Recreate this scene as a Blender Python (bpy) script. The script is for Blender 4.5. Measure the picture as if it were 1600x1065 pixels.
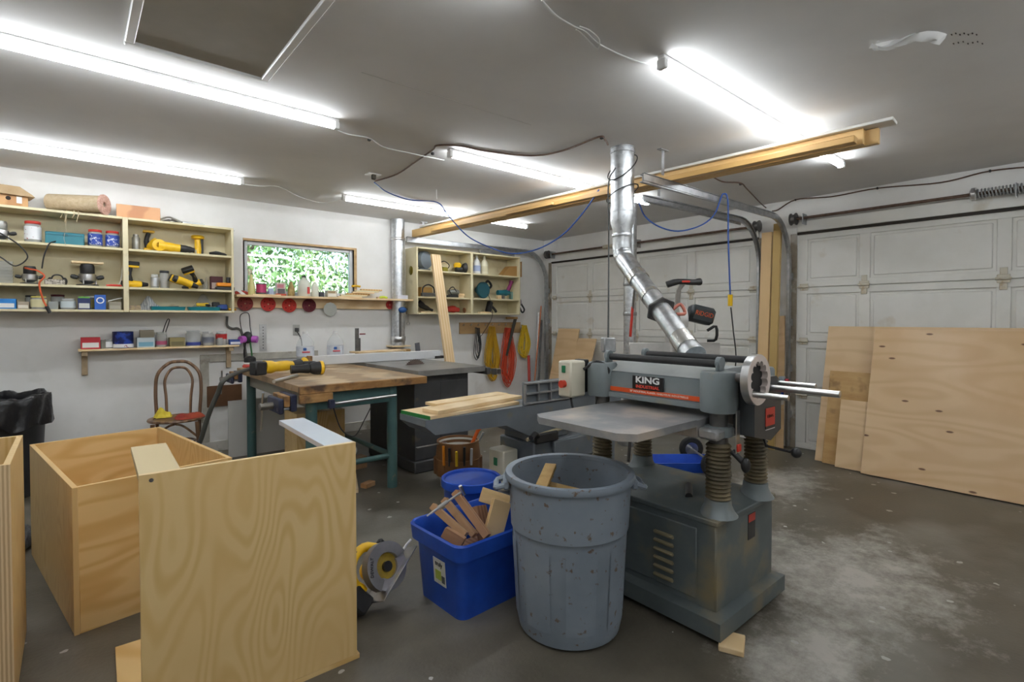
import bpy, bmesh, math, random
from mathutils import Matrix, Vector, Euler, Quaternion
random.seed(7)
for o in list(bpy.data.objects): bpy.data.objects.remove(o)
S = bpy.context.scene; COL = S.collection
PI = math.pi; R = math.radians
# ---------------------------------------------------------------- camera
CAM_LOC = Vector((-5.4, -5.578, 1.27)); FPX = 802.0; PY = 514.0; TILT = R(1.15); AZ = R(49.5)
cd = bpy.data.cameras.new('camera'); cam = bpy.data.objects.new('camera', cd); COL.objects.link(cam)
cd.sensor_width = 36; cd.sensor_fit = 'HORIZONTAL'; cd.lens = 36*FPX/1600; cd.clip_start = .05; cd.clip_end = 200
cd.shift_y = -(532.5-PY)/1600
cam.location = CAM_LOC; cam.rotation_euler = (PI/2-TILT, 0, AZ-PI/2)
S.camera = cam
_f0 = Vector((math.cos(AZ), math.sin(AZ), 0)); _rt = Vector((math.sin(AZ), -math.cos(AZ), 0))
_fw = _f0*math.cos(TILT)-Vector((0, 0, 1))*math.sin(TILT); _up = _rt.cross(_fw)
def ray(x, y): return _fw+_rt*((x-800)/FPX)-_up*((y-PY)/FPX)
def ZP(x, y, z):            # point of a photo pixel on the level z
    d = ray(x, y); return CAM_LOC+d*((z-CAM_LOC.z)/d.z)
def AP(x, y, yy=0.0):       # ... on the plane parallel to the back wall
    d = ray(x, y); return CAM_LOC+d*((yy-CAM_LOC.y)/d.y)
def BP(x, y, xx=0.0):       # ... on the plane parallel to the right wall
    d = ray(x, y); return CAM_LOC+d*((xx-CAM_LOC.x)/d.x)
# ---------------------------------------------------------------- world, exposure
w = bpy.data.worlds.new('sky'); S.world = w; w.use_nodes = True
nt = w.node_tree; bg = nt.nodes['Background']
sky = nt.nodes.new('ShaderNodeTexSky'); sky.sky_type = 'NISHITA'; sky.sun_disc = False
sky.sun_elevation = R(48); sky.sun_rotation = R(190); sky.air_density = 1.2; sky.dust_density = 1.5
nt.links.new(sky.outputs[0], bg.inputs[0]); bg.inputs[1].default_value = .50
sd = bpy.data.lights.new('sun', 'SUN'); sd.energy = 10.0; sd.angle = R(.6); sd.color = (1, .95, .86)
sun = bpy.data.objects.new('sun', sd); COL.objects.link(sun); sun.rotation_euler = (R(42), 0, R(-15)); sun.location = (0, 0, 12)
vs = S.view_settings; vs.view_transform = 'Standard'; vs.look = 'None'; vs.gamma = 1; vs.use_curve_mapping = False
vs.exposure = 0.0
LAMP = 31.5                 # emission of the shop-light diffusers
# ---------------------------------------------------------------- materials
_M = {}
def mat(name, c, rough=.5, metal=0., c2=None, scale=8., detail=4., mix=(.35, .65), stretch=(1, 1, 1), bump=0., bscale=None,
        kind='noise', spots=None, emit=0., alpha=1., trans=0., c3=None, s3=3., m3=(.55, .62), coat=0., rot=(0, 0, 0), dist=0., spec=.5, r2=None):
    if name in _M: return _M[name]
    m = bpy.data.materials.new(name); m.use_nodes = True; _M[name] = m
    n = m.node_tree.nodes; l = m.node_tree.links; b = n['Principled BSDF']
    b.inputs['Base Color'].default_value = (*c, 1); b.inputs['Roughness'].default_value = rough; b.inputs['Metallic'].default_value = metal
    b.inputs['Specular IOR Level'].default_value = spec
    if coat: b.inputs['Coat Weight'].default_value = coat; b.inputs['Coat Roughness'].default_value = .15
    if trans: b.inputs['Transmission Weight'].default_value = trans
    if alpha < 1: b.inputs['Alpha'].default_value = alpha
    if emit:
        b.inputs['Emission Color'].default_value = (*c, 1); b.inputs['Emission Strength'].default_value = emit
    if c2 is not None or bump:
        tc = n.new('ShaderNodeTexCoord'); mp = n.new('ShaderNodeMapping'); l.new(tc.outputs['Object'], mp.inputs[0])
        mp.inputs['Scale'].default_value = stretch; mp.inputs['Rotation'].default_value = rot
        if kind == 'rings':          # contour lines of a stretched noise: flat-sawn veneer figure
            t = n.new('ShaderNodeTexNoise'); t.inputs['Scale'].default_value = scale; t.inputs['Detail'].default_value = detail; t.inputs['Roughness'].default_value = .42
            q1 = n.new('ShaderNodeMath'); q1.operation = 'MULTIPLY'; q1.inputs[1].default_value = dist or 60; l.new(t.outputs[0], q1.inputs[0])
            q2 = n.new('ShaderNodeMath'); q2.operation = 'SINE'; l.new(q1.outputs[0], q2.inputs[0])
            q3 = n.new('ShaderNodeMath'); q3.operation = 'MULTIPLY_ADD'; q3.inputs[1].default_value = .5; q3.inputs[2].default_value = .5; l.new(q2.outputs[0], q3.inputs[0]); fac = q3.outputs[0]
        elif kind == 'wave':
            t = n.new('ShaderNodeTexWave'); t.inputs['Scale'].default_value = scale; t.inputs['Distortion'].default_value = dist or 6
            t.inputs['Detail'].default_value = detail; t.inputs['Detail Scale'].default_value = 1.2; t.bands_direction = 'X'; fac = t.outputs['Fac']
        elif kind == 'voro':
            t = n.new('ShaderNodeTexVoronoi'); t.inputs['Scale'].default_value = scale; fac = t.outputs['Color']
        else:
            t = n.new('ShaderNodeTexNoise'); t.inputs['Scale'].default_value = scale; t.inputs['Detail'].default_value = detail
            t.inputs['Distortion'].default_value = dist; t.inputs['Roughness'].default_value = .6; fac = t.outputs[0]
        l.new(mp.outputs[0], t.inputs['Vector'])
        col = None
        if c2 is not None:
            rp = n.new('ShaderNodeValToRGB'); l.new(fac, rp.inputs[0]); e = rp.color_ramp.elements
            e[0].position, e[1].position = mix; e[0].color = (*c, 1); e[1].color = (*c2, 1); col = rp.outputs[0]
            if r2 is not None:
                mr = n.new('ShaderNodeMapRange'); l.new(fac, mr.inputs[0]); mr.inputs[1].default_value, mr.inputs[2].default_value = mix
                mr.inputs[3].default_value = rough; mr.inputs[4].default_value = r2; l.new(mr.outputs[0], b.inputs['Roughness'])
        if c3 is not None:
            t3 = n.new('ShaderNodeTexNoise'); t3.inputs['Scale'].default_value = s3; t3.inputs['Detail'].default_value = 6; l.new(tc.outputs['Object'], t3.inputs['Vector'])
            t3.inputs['Roughness'].default_value = .50
            r3 = n.new('ShaderNodeValToRGB'); l.new(t3.outputs[0], r3.inputs[0]); r3.color_ramp.elements[0].position, r3.color_ramp.elements[1].position = m3
            mx = n.new('ShaderNodeMix'); mx.data_type = 'RGBA'; l.new(r3.outputs[0], mx.inputs['Factor'])
            if col: l.new(col, mx.inputs['A'])
            else: mx.inputs['A'].default_value = (*c, 1)
            mx.inputs['B'].default_value = (*c3, 1); col = mx.outputs['Result']
        if spots and col:            # sparse knots
            sc_, th_, sc_c, st_ = spots; m4 = n.new('ShaderNodeMapping'); m4.inputs['Scale'].default_value = st_; l.new(tc.outputs['Object'], m4.inputs[0])
            m4.inputs['Rotation'].default_value = (0, PI/2, 0); v4 = n.new('ShaderNodeTexVoronoi'); v4.voronoi_dimensions = '2D'; v4.inputs['Scale'].default_value = sc_; l.new(m4.outputs[0], v4.inputs['Vector']); r4 = n.new('ShaderNodeValToRGB'); l.new(v4.outputs['Distance'], r4.inputs[0])
            r4.color_ramp.elements[0].position = th_*.6; r4.color_ramp.elements[1].position = th_; r4.color_ramp.elements[0].color = (1, 1, 1, 1); r4.color_ramp.elements[1].color = (0, 0, 0, 1)
            m5 = n.new('ShaderNodeMix'); m5.data_type = 'RGBA'; l.new(r4.outputs[0], m5.inputs['Factor']); l.new(col, m5.inputs['A']); m5.inputs['B'].default_value = (*sc_c, 1); col = m5.outputs['Result']
        if col: l.new(col, b.inputs['Base Color'])
        if bump:
            bp = n.new('ShaderNodeBump'); bp.inputs['Strength'].default_value = bump; bp.inputs['Distance'].default_value = .01
            if bscale:
                tb = n.new('ShaderNodeTexNoise'); tb.inputs['Scale'].default_value = bscale; tb.inputs['Detail'].default_value = 3
                l.new(tc.outputs['Object'], tb.inputs['Vector']); l.new(tb.outputs[0], bp.inputs['Height'])
            else: l.new(fac, bp.inputs['Height'])
            l.new(bp.outputs[0], b.inputs['Normal'])
    return m
def flat(name, c, rough=.5, metal=0., **k): return mat(name, c, rough, metal, **k)
def hexc(h):
    v = [int(h[i:i+2], 16)/255 for i in (0, 2, 4)]
    return tuple((x/12.92 if x <= .04045 else ((x+.055)/1.055)**2.4) for x in v)
def P(h, rough=.5, metal=0.):        # plain paint or plastic by its sRGB colour
    return mat('paint_'+h+('_%02d' % int(rough*100))+('m' if metal else ''), hexc(h), rough, metal)
# ---------------------------------------------------------------- mesh builder
class MB:
    def __init__(s): s.v = []; s.f = []; s.m = []; s.X = Matrix.Identity(4); s.mi = 0
    def at(s, loc=(0, 0, 0), rot=(0, 0, 0), scale=None):
        s.X = Matrix.Translation(loc) @ Euler(rot).to_matrix().to_4x4()
        if scale: s.X = s.X @ Matrix.Diagonal((*scale, 1))
        return s
    def mtl(s, i): s.mi = i; return s
    def add(s, vs, fs):
        o = len(s.v); s.v += [s.X @ Vector(p) for p in vs]; s.f += [tuple(i+o for i in f) for f in fs]; s.m += [s.mi]*len(fs); return s
    def box(s, c, d, b=0., rot=None):
        hx, hy, hz = d[0]/2, d[1]/2, d[2]/2; b = min(b, hx*.9, hy*.9, hz*.9)
        M_ = Euler(rot).to_matrix() if rot else None
        cs = [(x, y, z) for x in (-1, 1) for y in (-1, 1) for z in (-1, 1)]; c = Vector(c)
        def T(p): p = Vector(p); return (M_ @ p if M_ else p)+c
        if b <= 0:
            return s.add([T((x*hx, y*hy, z*hz)) for x, y, z in cs], [(0, 1, 3, 2), (4, 6, 7, 5), (0, 4, 5, 1), (2, 3, 7, 6), (0, 2, 6, 4), (1, 5, 7, 3)])
        vs = []
        for x, y, z in cs:
            vs += [T((x*hx, y*(hy-b), z*(hz-b))), T((x*(hx-b), y*hy, z*(hz-b))), T((x*(hx-b), y*(hy-b), z*hz))]
        I = {c_: i for i, c_ in enumerate(cs)}; fs = []
        q = [(-1, -1), (1, -1), (1, 1), (-1, 1)]
        for sg in (-1, 1):
            fs.append(tuple(I[(sg, a, e)]*3 for a, e in q)); fs.append(tuple(I[(a, sg, e)]*3+1 for a, e in q)); fs.append(tuple(I[(a, e, sg)]*3+2 for a, e in q))
        for a in (-1, 1):
            for e in (-1, 1):
                fs.append((I[(a, e, -1)]*3, I[(a, e, 1)]*3, I[(a, e, 1)]*3+1, I[(a, e, -1)]*3+1))
                fs.append((I[(a, -1, e)]*3, I[(a, 1, e)]*3, I[(a, 1, e)]*3+2, I[(a, -1, e)]*3+2))
                fs.append((I[(-1, a, e)]*3+1, I[(1, a, e)]*3+1, I[(1, a, e)]*3+2, I[(-1, a, e)]*3+2))
        for c_ in cs: fs.append((I[c_]*3, I[c_]*3+1, I[c_]*3+2))
        return s.add(vs, fs)
    def b2(s, lo, hi, b=0.):
        return s.box([(a+e)/2 for a, e in zip(lo, hi)], [abs(e-a) for a, e in zip(lo, hi)], b)
    def cyl(s, p0, p1, r0, r1=None, n=16, caps=True):
        r1 = r0 if r1 is None else r1; p0 = Vector(p0); p1 = Vector(p1); d = (p1-p0).normalized()
        a = d.orthogonal().normalized(); e = d.cross(a); vs = []
        for p, r in ((p0, r0), (p1, r1)):
            vs += [p+a*(r*math.cos(2*PI*i/n))+e*(r*math.sin(2*PI*i/n)) for i in range(n)]
        fs = [(i, (i+1) % n, n+(i+1) % n, n+i) for i in range(n)]
        if caps: fs += [tuple(range(n))[::-1], tuple(range(n, 2*n))]
        return s.add(vs, fs)
    def lathe(s, prof, n=24, c=(0, 0, 0), ax=None, closed=False):
        M_ = Vector((0, 0, 1)).rotation_difference(Vector(ax)).to_matrix() if ax else Matrix.Identity(3); c = Vector(c)
        vs = []; k = len(prof)
        if k == 4 and prof[0][0] > .001 and abs(prof[0][0]-prof[-1][0]) < .004: closed = True
        for r, z in prof: vs += [M_ @ Vector((r*math.cos(2*PI*i/n), r*math.sin(2*PI*i/n), z))+c for i in range(n)]
        fs = []
        for j in range(k if closed else k-1):
            j2 = (j+1) % k
            for i in range(n): fs.append((j*n+i, j*n+(i+1) % n, j2*n+(i+1) % n, j2*n+i))
        if not closed:
            if prof[0][0] > 1e-5: fs.append(tuple(range(n))[::-1])
            if prof[-1][0] > 1e-5: fs.append(tuple(range((k-1)*n, k*n)))
        return s.add(vs, fs)
    def tube(s, pts, r, n=8, sub=0, caps=True, closed=False):
        pts = [Vector(p) for p in pts]
        if sub: pts = spline(pts, sub, closed)
        k = len(pts); rs = r if isinstance(r, (list, tuple)) else None
        if rs and len(rs) != k: rs = [rs[min(len(rs)-1, int(i*len(rs)/k))] for i in range(k)]
        a = None; vs = []
        for i, p in enumerate(pts):
            t = (pts[(i+1) % k]-pts[i-1]) if closed else (pts[min(i+1, k-1)]-pts[max(i-1, 0)])
            t = t.normalized() if t.length > 1e-9 else Vector((0, 0, 1))
            if a is None: a = t.orthogonal().normalized()
            else:
                a = a-t*a.dot(t); a = a.normalized() if a.length > 1e-6 else t.orthogonal().normalized()
            e = t.cross(a); rr = rs[i] if rs else r
            vs += [p+a*(rr*math.cos(2*PI*j/n))+e*(rr*math.sin(2*PI*j/n)) for j in range(n)]
        fs = []
        for i in range(k if closed else k-1):
            i2 = (i+1) % k
            for j in range(n): fs.append((i*n+j, i*n+(j+1) % n, i2*n+(j+1) % n, i2*n+j))
        if caps and not closed: fs += [tuple(range(n))[::-1], tuple(range((k-1)*n, k*n))]
        return s.add(vs, fs)
    def prism(s, poly, z0, z1, ax='z'):
        def T(x, y, z): return (x, y, z) if ax == 'z' else ((x, z, y) if ax == 'y' else (z, x, y))
        n = len(poly); vs = [T(x, y, z0) for x, y in poly]+[T(x, y, z1) for x, y in poly]
        return s.add(vs, [(i, (i+1) % n, n+(i+1) % n, n+i) for i in range(n)]+[tuple(range(n))[::-1], tuple(range(n, 2*n))])
    def ring(s, outer, inner, z0, z1, ax='z'):       # plate with a hole: two outlines of the same length
        def T(x, y, z): return (x, y, z) if ax == 'z' else ((x, z, y) if ax == 'y' else (z, x, y))
        n = len(outer); vs = [T(x, y, z) for z in (z0, z1) for o in (outer, inner) for x, y in o]; fs = []
        for i in range(n):
            j = (i+1) % n
            fs += [(i, j, n+j, n+i), (2*n+i, 3*n+i, 3*n+j, 2*n+j), (i, 2*n+i, 2*n+j, j), (n+i, n+j, 3*n+j, 3*n+i)]
        return s.add(vs, fs)
    def ball(s, c, r, n=12, m=8):
        r = (r, r, r) if not isinstance(r, (tuple, list)) else r; c = Vector(c)
        vs = [c+Vector((0, 0, -r[2]))]; fs = []
        for j in range(1, m):
            t = PI*j/m
            vs += [c+Vector((r[0]*math.sin(t)*math.cos(2*PI*i/n), r[1]*math.sin(t)*math.sin(2*PI*i/n), -r[2]*math.cos(t))) for i in range(n)]
        vs.append(c+Vector((0, 0, r[2]))); e = len(vs)-1
        for i in range(n):
            fs.append((0, 1+(i+1) % n, 1+i)); fs.append((e, e-n+i, e-n+(i+1) % n))
            for j in range(m-2): fs.append((1+j*n+i, 1+j*n+(i+1) % n, 1+(j+1)*n+(i+1) % n, 1+(j+1)*n+i))
        return s.add(vs, fs)
    def grid(s, fn, nu, nv, closed_u=False):
        vs = [fn(u/(nu if closed_u else nu-1), v/(nv-1)) for v in range(nv) for u in range(nu)]; fs = []
        for v in range(nv-1):
            for u in range(nu if closed_u else nu-1):
                u2 = (u+1) % nu; fs.append((v*nu+u, v*nu+u2, (v+1)*nu+u2, (v+1)*nu+u))
        return s.add(vs, fs)
    def build(s, name, mats, parent=None, loc=(0, 0, 0), rz=0., ang=40, rot=None):
        me = bpy.data.meshes.new(name); me.from_pydata([tuple(v) for v in s.v], [], s.f)
        for m_ in (mats if isinstance(mats, (list, tuple)) else [mats]): me.materials.append(m_)
        for p, i in zip(me.polygons, s.m): p.material_index = i
        bm = bmesh.new(); bm.from_mesh(me); bmesh.ops.recalc_face_normals(bm, faces=bm.faces); bm.to_mesh(me); bm.free()
        for p in me.polygons: p.use_smooth = True
        me.set_sharp_from_angle(angle=R(ang))
        o = bpy.data.objects.new(name, me); COL.objects.link(o); o.location = loc; o.rotation_euler = rot or (0, 0, rz)
        if parent: o.parent = parent
        return o
def spline(pts, sub, closed=False):
    out = []; k = len(pts)
    for i in range(k if closed else k-1):
        p0 = pts[i-1] if (closed or i > 0) else pts[0]*2-pts[1]; p1 = pts[i]; p2 = pts[(i+1) % k]
        p3 = pts[(i+2) % k] if (closed or i+2 < k) else p2*2-p1
        for j in range(sub):
            t = j/sub; out.append(.5*((2*p1)+(p2-p0)*t+(2*p0-5*p1+4*p2-p3)*t*t+(3*p1-p0-3*p2+p3)*t**3))
    if not closed: out.append(pts[-1])
    return out
def thing(name, label, cat, loc=(0, 0, 0), rz=0., group=None, rot=None):
    o = bpy.data.objects.new(name, None); COL.objects.link(o); o.location = loc; o.rotation_euler = rot or (0, 0, rz); o.empty_display_size = .05
    return tag(o, label, cat, group)
def tag(o, label, cat, group=None):
    o['label'] = label; o['category'] = cat
    if group: o['group'] = group
    return o
def struct(o): o['kind'] = 'structure'; return o
def copy_tree(o, parent=None):
    c = o.copy(); COL.objects.link(c); c.parent = parent
    for ch in o.children: copy_tree(ch, c)
    return c
def text_mesh(body, size, depth=.0006, bold=0., shear=0., width=None):
    cu = bpy.data.curves.new('lettering', 'FONT'); cu.body = body; cu.size = size; cu.extrude = depth; cu.align_x = 'CENTER'; cu.align_y = 'CENTER'; cu.offset = bold; cu.shear = shear; cu.resolution_u = 2
    o = bpy.data.objects.new('lettering', cu); COL.objects.link(o); bpy.context.view_layer.update()
    me = bpy.data.meshes.new_from_object(o.evaluated_get(bpy.context.evaluated_depsgraph_get())); bpy.data.objects.remove(o); bpy.data.curves.remove(cu)
    if width:
        xs = [v.co.x for v in me.vertices]; k = width/(max(xs)-min(xs))
        for v in me.vertices: v.co.x *= k
    return me
def text(name, body, size, m, parent, loc, rot, **k):
    me = text_mesh(body, size, **k); me.materials.append(m); o = bpy.data.objects.new(name, me); COL.objects.link(o)
    o.location = loc; o.rotation_euler = rot; o.parent = parent; return o
def circle(r, n=16, c=(0, 0), ph=0): return [(c[0]+r*math.cos(2*PI*i/n+ph), c[1]+r*math.sin(2*PI*i/n+ph)) for i in range(n)]
# common materials
DRY = mat('drywall_paint', (.78, .77, .74), .7, c2=(.84, .83, .81), scale=3, c3=(.62, .60, .55), s3=2.2, m3=(.62, .78), bump=.04, bscale=180)
CEILM = mat('ceiling_paint', (.70, .69, .68), .8, c2=(.75, .74, .73), scale=2, bump=.05, bscale=220)
BIRCH = mat('birch_plywood', (.66, .44, .17), .42, c2=(.76, .55, .26), kind='rings', scale=2.0, stretch=(2.2, 2.2, .55), dist=125, detail=1.5, mix=(.0, .75), c3=(.72, .49, .21), s3=3, m3=(.35, .75))
BIRCHH = mat('birch_plywood_level_grain', (.66, .41, .15), .42, c2=(.76, .53, .24), kind='rings', scale=2.0, stretch=(.6, .6, 2.4), dist=60, detail=1.5, mix=(.0, .75))
SHEET = mat('sheet_plywood', (.64, .44, .24), .38, c2=(.70, .50, .29), kind='rings', scale=1.5, stretch=(1, .45, 2.2), dist=60, detail=1.5, mix=(.0, .8), c3=(.60, .40, .21), s3=2.5, m3=(.5, .75))
EDGE = mat('plywood_edge', (.72, .55, .33), .6, c2=(.50, .34, .18), kind='wave', scale=30, stretch=(1, 1, 1), dist=.5, detail=1)
PINE = mat('pine_board', (.72, .50, .24), .55, c2=(.80, .60, .34), kind='wave', scale=9, stretch=(1, .12, 1), dist=3, detail=3, mix=(.15, .85))
PINEX = mat('pine_board_x', (.72, .52, .28), .55, c2=(.82, .64, .40), kind='wave', scale=9, stretch=(.12, 1, 1), rot=(0, 0, 0), dist=3, detail=3, mix=(.15, .85))
PINEZ = mat('pine_board_z', (.70, .48, .24), .55, c2=(.80, .60, .36), kind='wave', scale=9, stretch=(1, 1, .12), dist=3, detail=3, mix=(.15, .85))
CREAM = mat('cream_painted_wood', (.66, .58, .36), .5, c2=(.72, .65, .44), scale=5, stretch=(1, 1, 1), c3=(.55, .47, .28), s3=9, m3=(.62, .75))
GALV = mat('galvanised_sheet', (.50, .52, .54), .32, 1., c2=(.70, .72, .74), kind='voro', scale=45, mix=(.1, .9), r2=.42)
TRACK = mat('galvanised_track', (.36, .37, .38), .4, 1., c2=(.50, .51, .52), scale=20)
STEEL = mat('bare_steel', (.60, .60, .60), .28, 1., c2=(.70, .70, .70), scale=12)
DSTEEL = mat('dark_steel', (.10, .10, .10), .45, .6, c2=(.17, .16, .15), scale=14)
BLACK = mat('black_plastic', (.012, .012, .013), .45, c2=(.025, .025, .026), scale=9)
RUBBER = flat('black_rubber', (.02, .02, .02), .75)
YEL = mat('yellow_tool_plastic', (.80, .47, .01), .38, c2=(.86, .54, .02), scale=9)
GREYP = mat('machine_grey_paint', (.17, .20, .21), .42, c2=(.205, .235, .245), scale=6, c3=(.22, .21, .17), s3=7, m3=(.60, .72))
GREYD = mat('machine_grey_dusty', (.095, .115, .120), .5, c2=(.125, .145, .145), scale=5, c3=(.24, .19, .10), s3=5, m3=(.50, .74))
CASTT = mat('cast_table', (.24, .25, .26), .36, .3, c2=(.36, .36, .36), scale=5, detail=8, c3=(.52, .46, .40), s3=5, m3=(.46, .66))
RED = flat('red_paint', hexc('c8301f'), .4); WHITE = flat('white_plastic', (.80, .80, .79), .4); OFFW = flat('off_white', (.70, .69, .63), .45)
CORDK = flat('black_cord', (.02, .02, .02), .55)
# ================================================================ SETTING
CH = 2.44; XL = -8.2; YF = -7.6
FLOORM = mat('concrete_floor', (.060, .051, .037), .34, c2=(.165, .147, .112), scale=1.7, detail=12, mix=(.32, .70), c3=(.20, .19, .165), s3=1.3, m3=(.52, .72), bump=.12, bscale=60, r2=.55)
def dust_floor():
    m = FLOORM; n = m.node_tree.nodes; l = m.node_tree.links; b = n['Principled BSDF']
    src = b.inputs['Base Color'].links[0].from_socket
    tc = [x for x in n if x.type == 'TEX_COORD'][0]
    def patch(cx, cy, rx, ry):
        mp = n.new('ShaderNodeMapping'); mp.inputs['Location'].default_value = (-cx/rx, -cy/ry, 0); mp.inputs['Scale'].default_value = (1/rx, 1/ry, 1); l.new(tc.outputs['Object'], mp.inputs[0])
        g = n.new('ShaderNodeTexGradient'); g.gradient_type = 'SPHERICAL'; l.new(mp.outputs[0], g.inputs[0]); return g.outputs['Fac']
    def op(o, a, b_):
        q = n.new('ShaderNodeMath'); q.operation = o; q.use_clamp = True
        for i, x in enumerate((a, b_)):
            if isinstance(x, (int, float)): q.inputs[i].default_value = x
            else: l.new(x, q.inputs[i])
        return q.outputs[0]
    f = patch(-2.5, -4.75, 1.1, .75)
    for q in ((-3.3, -4.85, .9, .35), (-1.3, -3.9, 1.0, .5), (-3.4, -2.95, .5, .3)): f = op('MAXIMUM', f, patch(*q))
    t = n.new('ShaderNodeTexNoise'); t.inputs['Scale'].default_value = 5.0; t.inputs['Detail'].default_value = 13; t.inputs['Roughness'].default_value = .78; l.new(tc.outputs['Object'], t.inputs['Vector'])
    s1 = op('MULTIPLY', f, .60); n2 = n.new('ShaderNodeMath'); n2.operation = 'MULTIPLY'; n2.inputs[1].default_value = 1.5; l.new(t.outputs[0], n2.inputs[0]); s3 = n.new('ShaderNodeMath'); s3.operation = 'ADD'; l.new(s1, s3.inputs[0]); l.new(n2.outputs[0], s3.inputs[1]); s4 = op('SUBTRACT', s3.outputs[0], .96); k = op('MULTIPLY', s4, 2.6)
    mx = n.new('ShaderNodeMix'); mx.data_type = 'RGBA'; l.new(k, mx.inputs['Factor']); l.new(src, mx.inputs['A']); mx.inputs['B'].default_value = (.42, .40, .36, 1)
    # sparse paint spots all over the slab
    v = n.new('ShaderNodeTexVoronoi'); v.voronoi_dimensions = '2D'; v.inputs['Scale'].default_value = 4.0; l.new(tc.outputs['Object'], v.inputs['Vector'])
    t2 = n.new('ShaderNodeTexNoise'); t2.inputs['Scale'].default_value = 18; l.new(tc.outputs['Object'], t2.inputs['Vector'])
    a = op('MULTIPLY', t2.outputs[0], .22); c = op('ADD', v.outputs['Distance'], a); d0 = op('LESS_THAN', c, .150); t5 = n.new('ShaderNodeTexNoise'); t5.inputs['Scale'].default_value = 2.3; t5.inputs['Detail'].default_value = 2; l.new(tc.outputs['Object'], t5.inputs['Vector']); g5 = op('GREATER_THAN', t5.outputs[0], .53); d = op('MULTIPLY', d0, g5)
    m2 = n.new('ShaderNodeMix'); m2.data_type = 'RGBA'; l.new(d, m2.inputs['Factor']); l.new(mx.outputs['Result'], m2.inputs['A']); m2.inputs['B'].default_value = (.42, .41, .39, 1)
    l.new(m2.outputs['Result'], b.inputs['Base Color'])
dust_floor()
struct(MB().b2((XL-.1, YF-.1, -.15), (.15, .15, 0)).build('floor', FLOORM))
ceil = struct(MB().b2((XL-.1, YF-.1, CH), (.15, .15, CH+.12)).build('ceiling', CEILM))
struct(MB().b2((XL-.12, YF, 0), (XL, 0, CH)).build('wall_left', DRY))
struct(MB().b2((XL, YF-.12, 0), (0, YF, CH)).build('wall_front', DRY))
# back wall with the window opening
WX0, WX1, WZ0, WZ1 = -4.11, -2.985, 1.52, 2.045
wb_ = MB()
wb_.b2((XL, 0, 0), (WX0, .14, CH)).b2((WX1, 0, 0), (.14, .14, CH)).b2((WX0, 0, 0), (WX1, .14, WZ0)).b2((WX0, 0, WZ1), (WX1, .14, CH))
wback = struct(wb_.build('wall_back', DRY))
struct(MB().b2((XL, -.018, 0), (-.02, 0, .10), .004).build('baseboard_back', mat('dirty_sill_board', (.50, .48, .43), .7, c2=(.62, .60, .55), scale=6, c3=(.30, .27, .22), s3=8, m3=(.5, .65))))
# right wall with the two garage door openings (10 ft x 7 ft)
D1 = (-.16, -3.19); D2 = (-3.56, -6.6); DH = 2.10
wr = MB()
wr.b2((0, D1[0], 0), (.14, 0, CH)).b2((0, D2[0], 0), (.14, D1[1], CH)).b2((0, YF, 0), (.14, D2[1], CH)).b2((0, D1[1], DH), (.14, D1[0], CH)).b2((0, D2[1], DH), (.14, D2[0], CH))
struct(wr.build('wall_right', DRY))
DOORM = mat('painted_door', (.78, .77, .72), .5, c2=(.84, .83, .79), scale=3, c3=(.52, .43, .28), s3=3.4, m3=(.62, .85))
HING = mat('painted_hinge', (.62, .58, .48), .5, c2=(.45, .33, .18), scale=22, mix=(.5, .75))
def hinge_mesh(stile):
    b = MB(); b.box((-.008, 0, 0), (.012, .075, .065), .003); b.cyl((-.02, -.045, 0), (-.02, .045, 0), .011, n=10)
    if stile: b.box((-.005, 0, .05), (.008, .045, .07), .002); b.box((-.005, 0, -.05), (.008, .045, .07), .002)
    else: b.cyl((-.02, 0, 0), (-.02, .13, 0), .006, n=8); b.cyl((-.02, .10, 0), (-.02, .125, 0), .022, n=12)
    return b
def garage_door(n_, y0, y1, posts):
    root = bpy.data.objects.new(n_, None); COL.objects.link(root); root.location = (.015, y0, 0); struct(root)
    W = abs(y1-y0); NS = 4; sh = DH/NS
    ys = [0]+posts+[W]            # stiles at these distances from the left edge
    for i in range(NS):
        z0 = i*sh+.003; z1 = (i+1)*sh-.003; f = MB(); sw = .085
        f.b2((.018, -W, z0), (.035, 0, z1)).b2((.026, -W, z1-.01), (.034, 0, z1+.0055))
        f.b2((0, -W, z0), (.02, 0, z0+.06), .003).b2((0, -W, z1-.06), (.02, 0, z1), .003)
        for k, s_ in enumerate(ys):
            c = -s_; lo, hi = (c-sw/2, c+sw/2)
            if k == 0: lo, hi = (-sw, 0)
            if k == len(ys)-1: lo, hi = (-W, -W+sw)
            f.b2((0, lo, z0+.058), (.02, hi, z1-.058), .003)
        sec = f.build('door_section', DOORM, root)
        for k in range(len(ys)-1):
            a = -ys[k]-(sw if k == 0 else sw/2)-.022; e = -ys[k+1]+(sw if k == len(ys)-2 else sw/2)+.022
            MB().b2((.008, e, z0+.082), (.024, a, z1-.082), .008).build('panel', DOORM, sec)
        if i:
            for k, s_ in enumerate(ys):
                st = 0 < k < len(ys)-1; hb = hinge_mesh(st)
                h = hb.build('hinge', HING, sec, loc=(0, -s_ if st else (-.06 if k == 0 else -W+.06), z0)); h.rotation_euler = (0, 0, 0 if k < len(ys)-1 else PI)
                if k == len(ys)-1: h.rotation_euler = (PI, 0, 0)
    return root
g1 = garage_door('door_1', D1[0], D1[1], [.74, 1.50, 2.26]); g1['label'] = 'white panelled overhead garage door beside the corner of the room'
g2 = garage_door('door_2', D2[0], D2[1], [.56, 1.47, 2.2]); g2['label'] = 'white panelled overhead garage door behind the leaning plywood'
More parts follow.
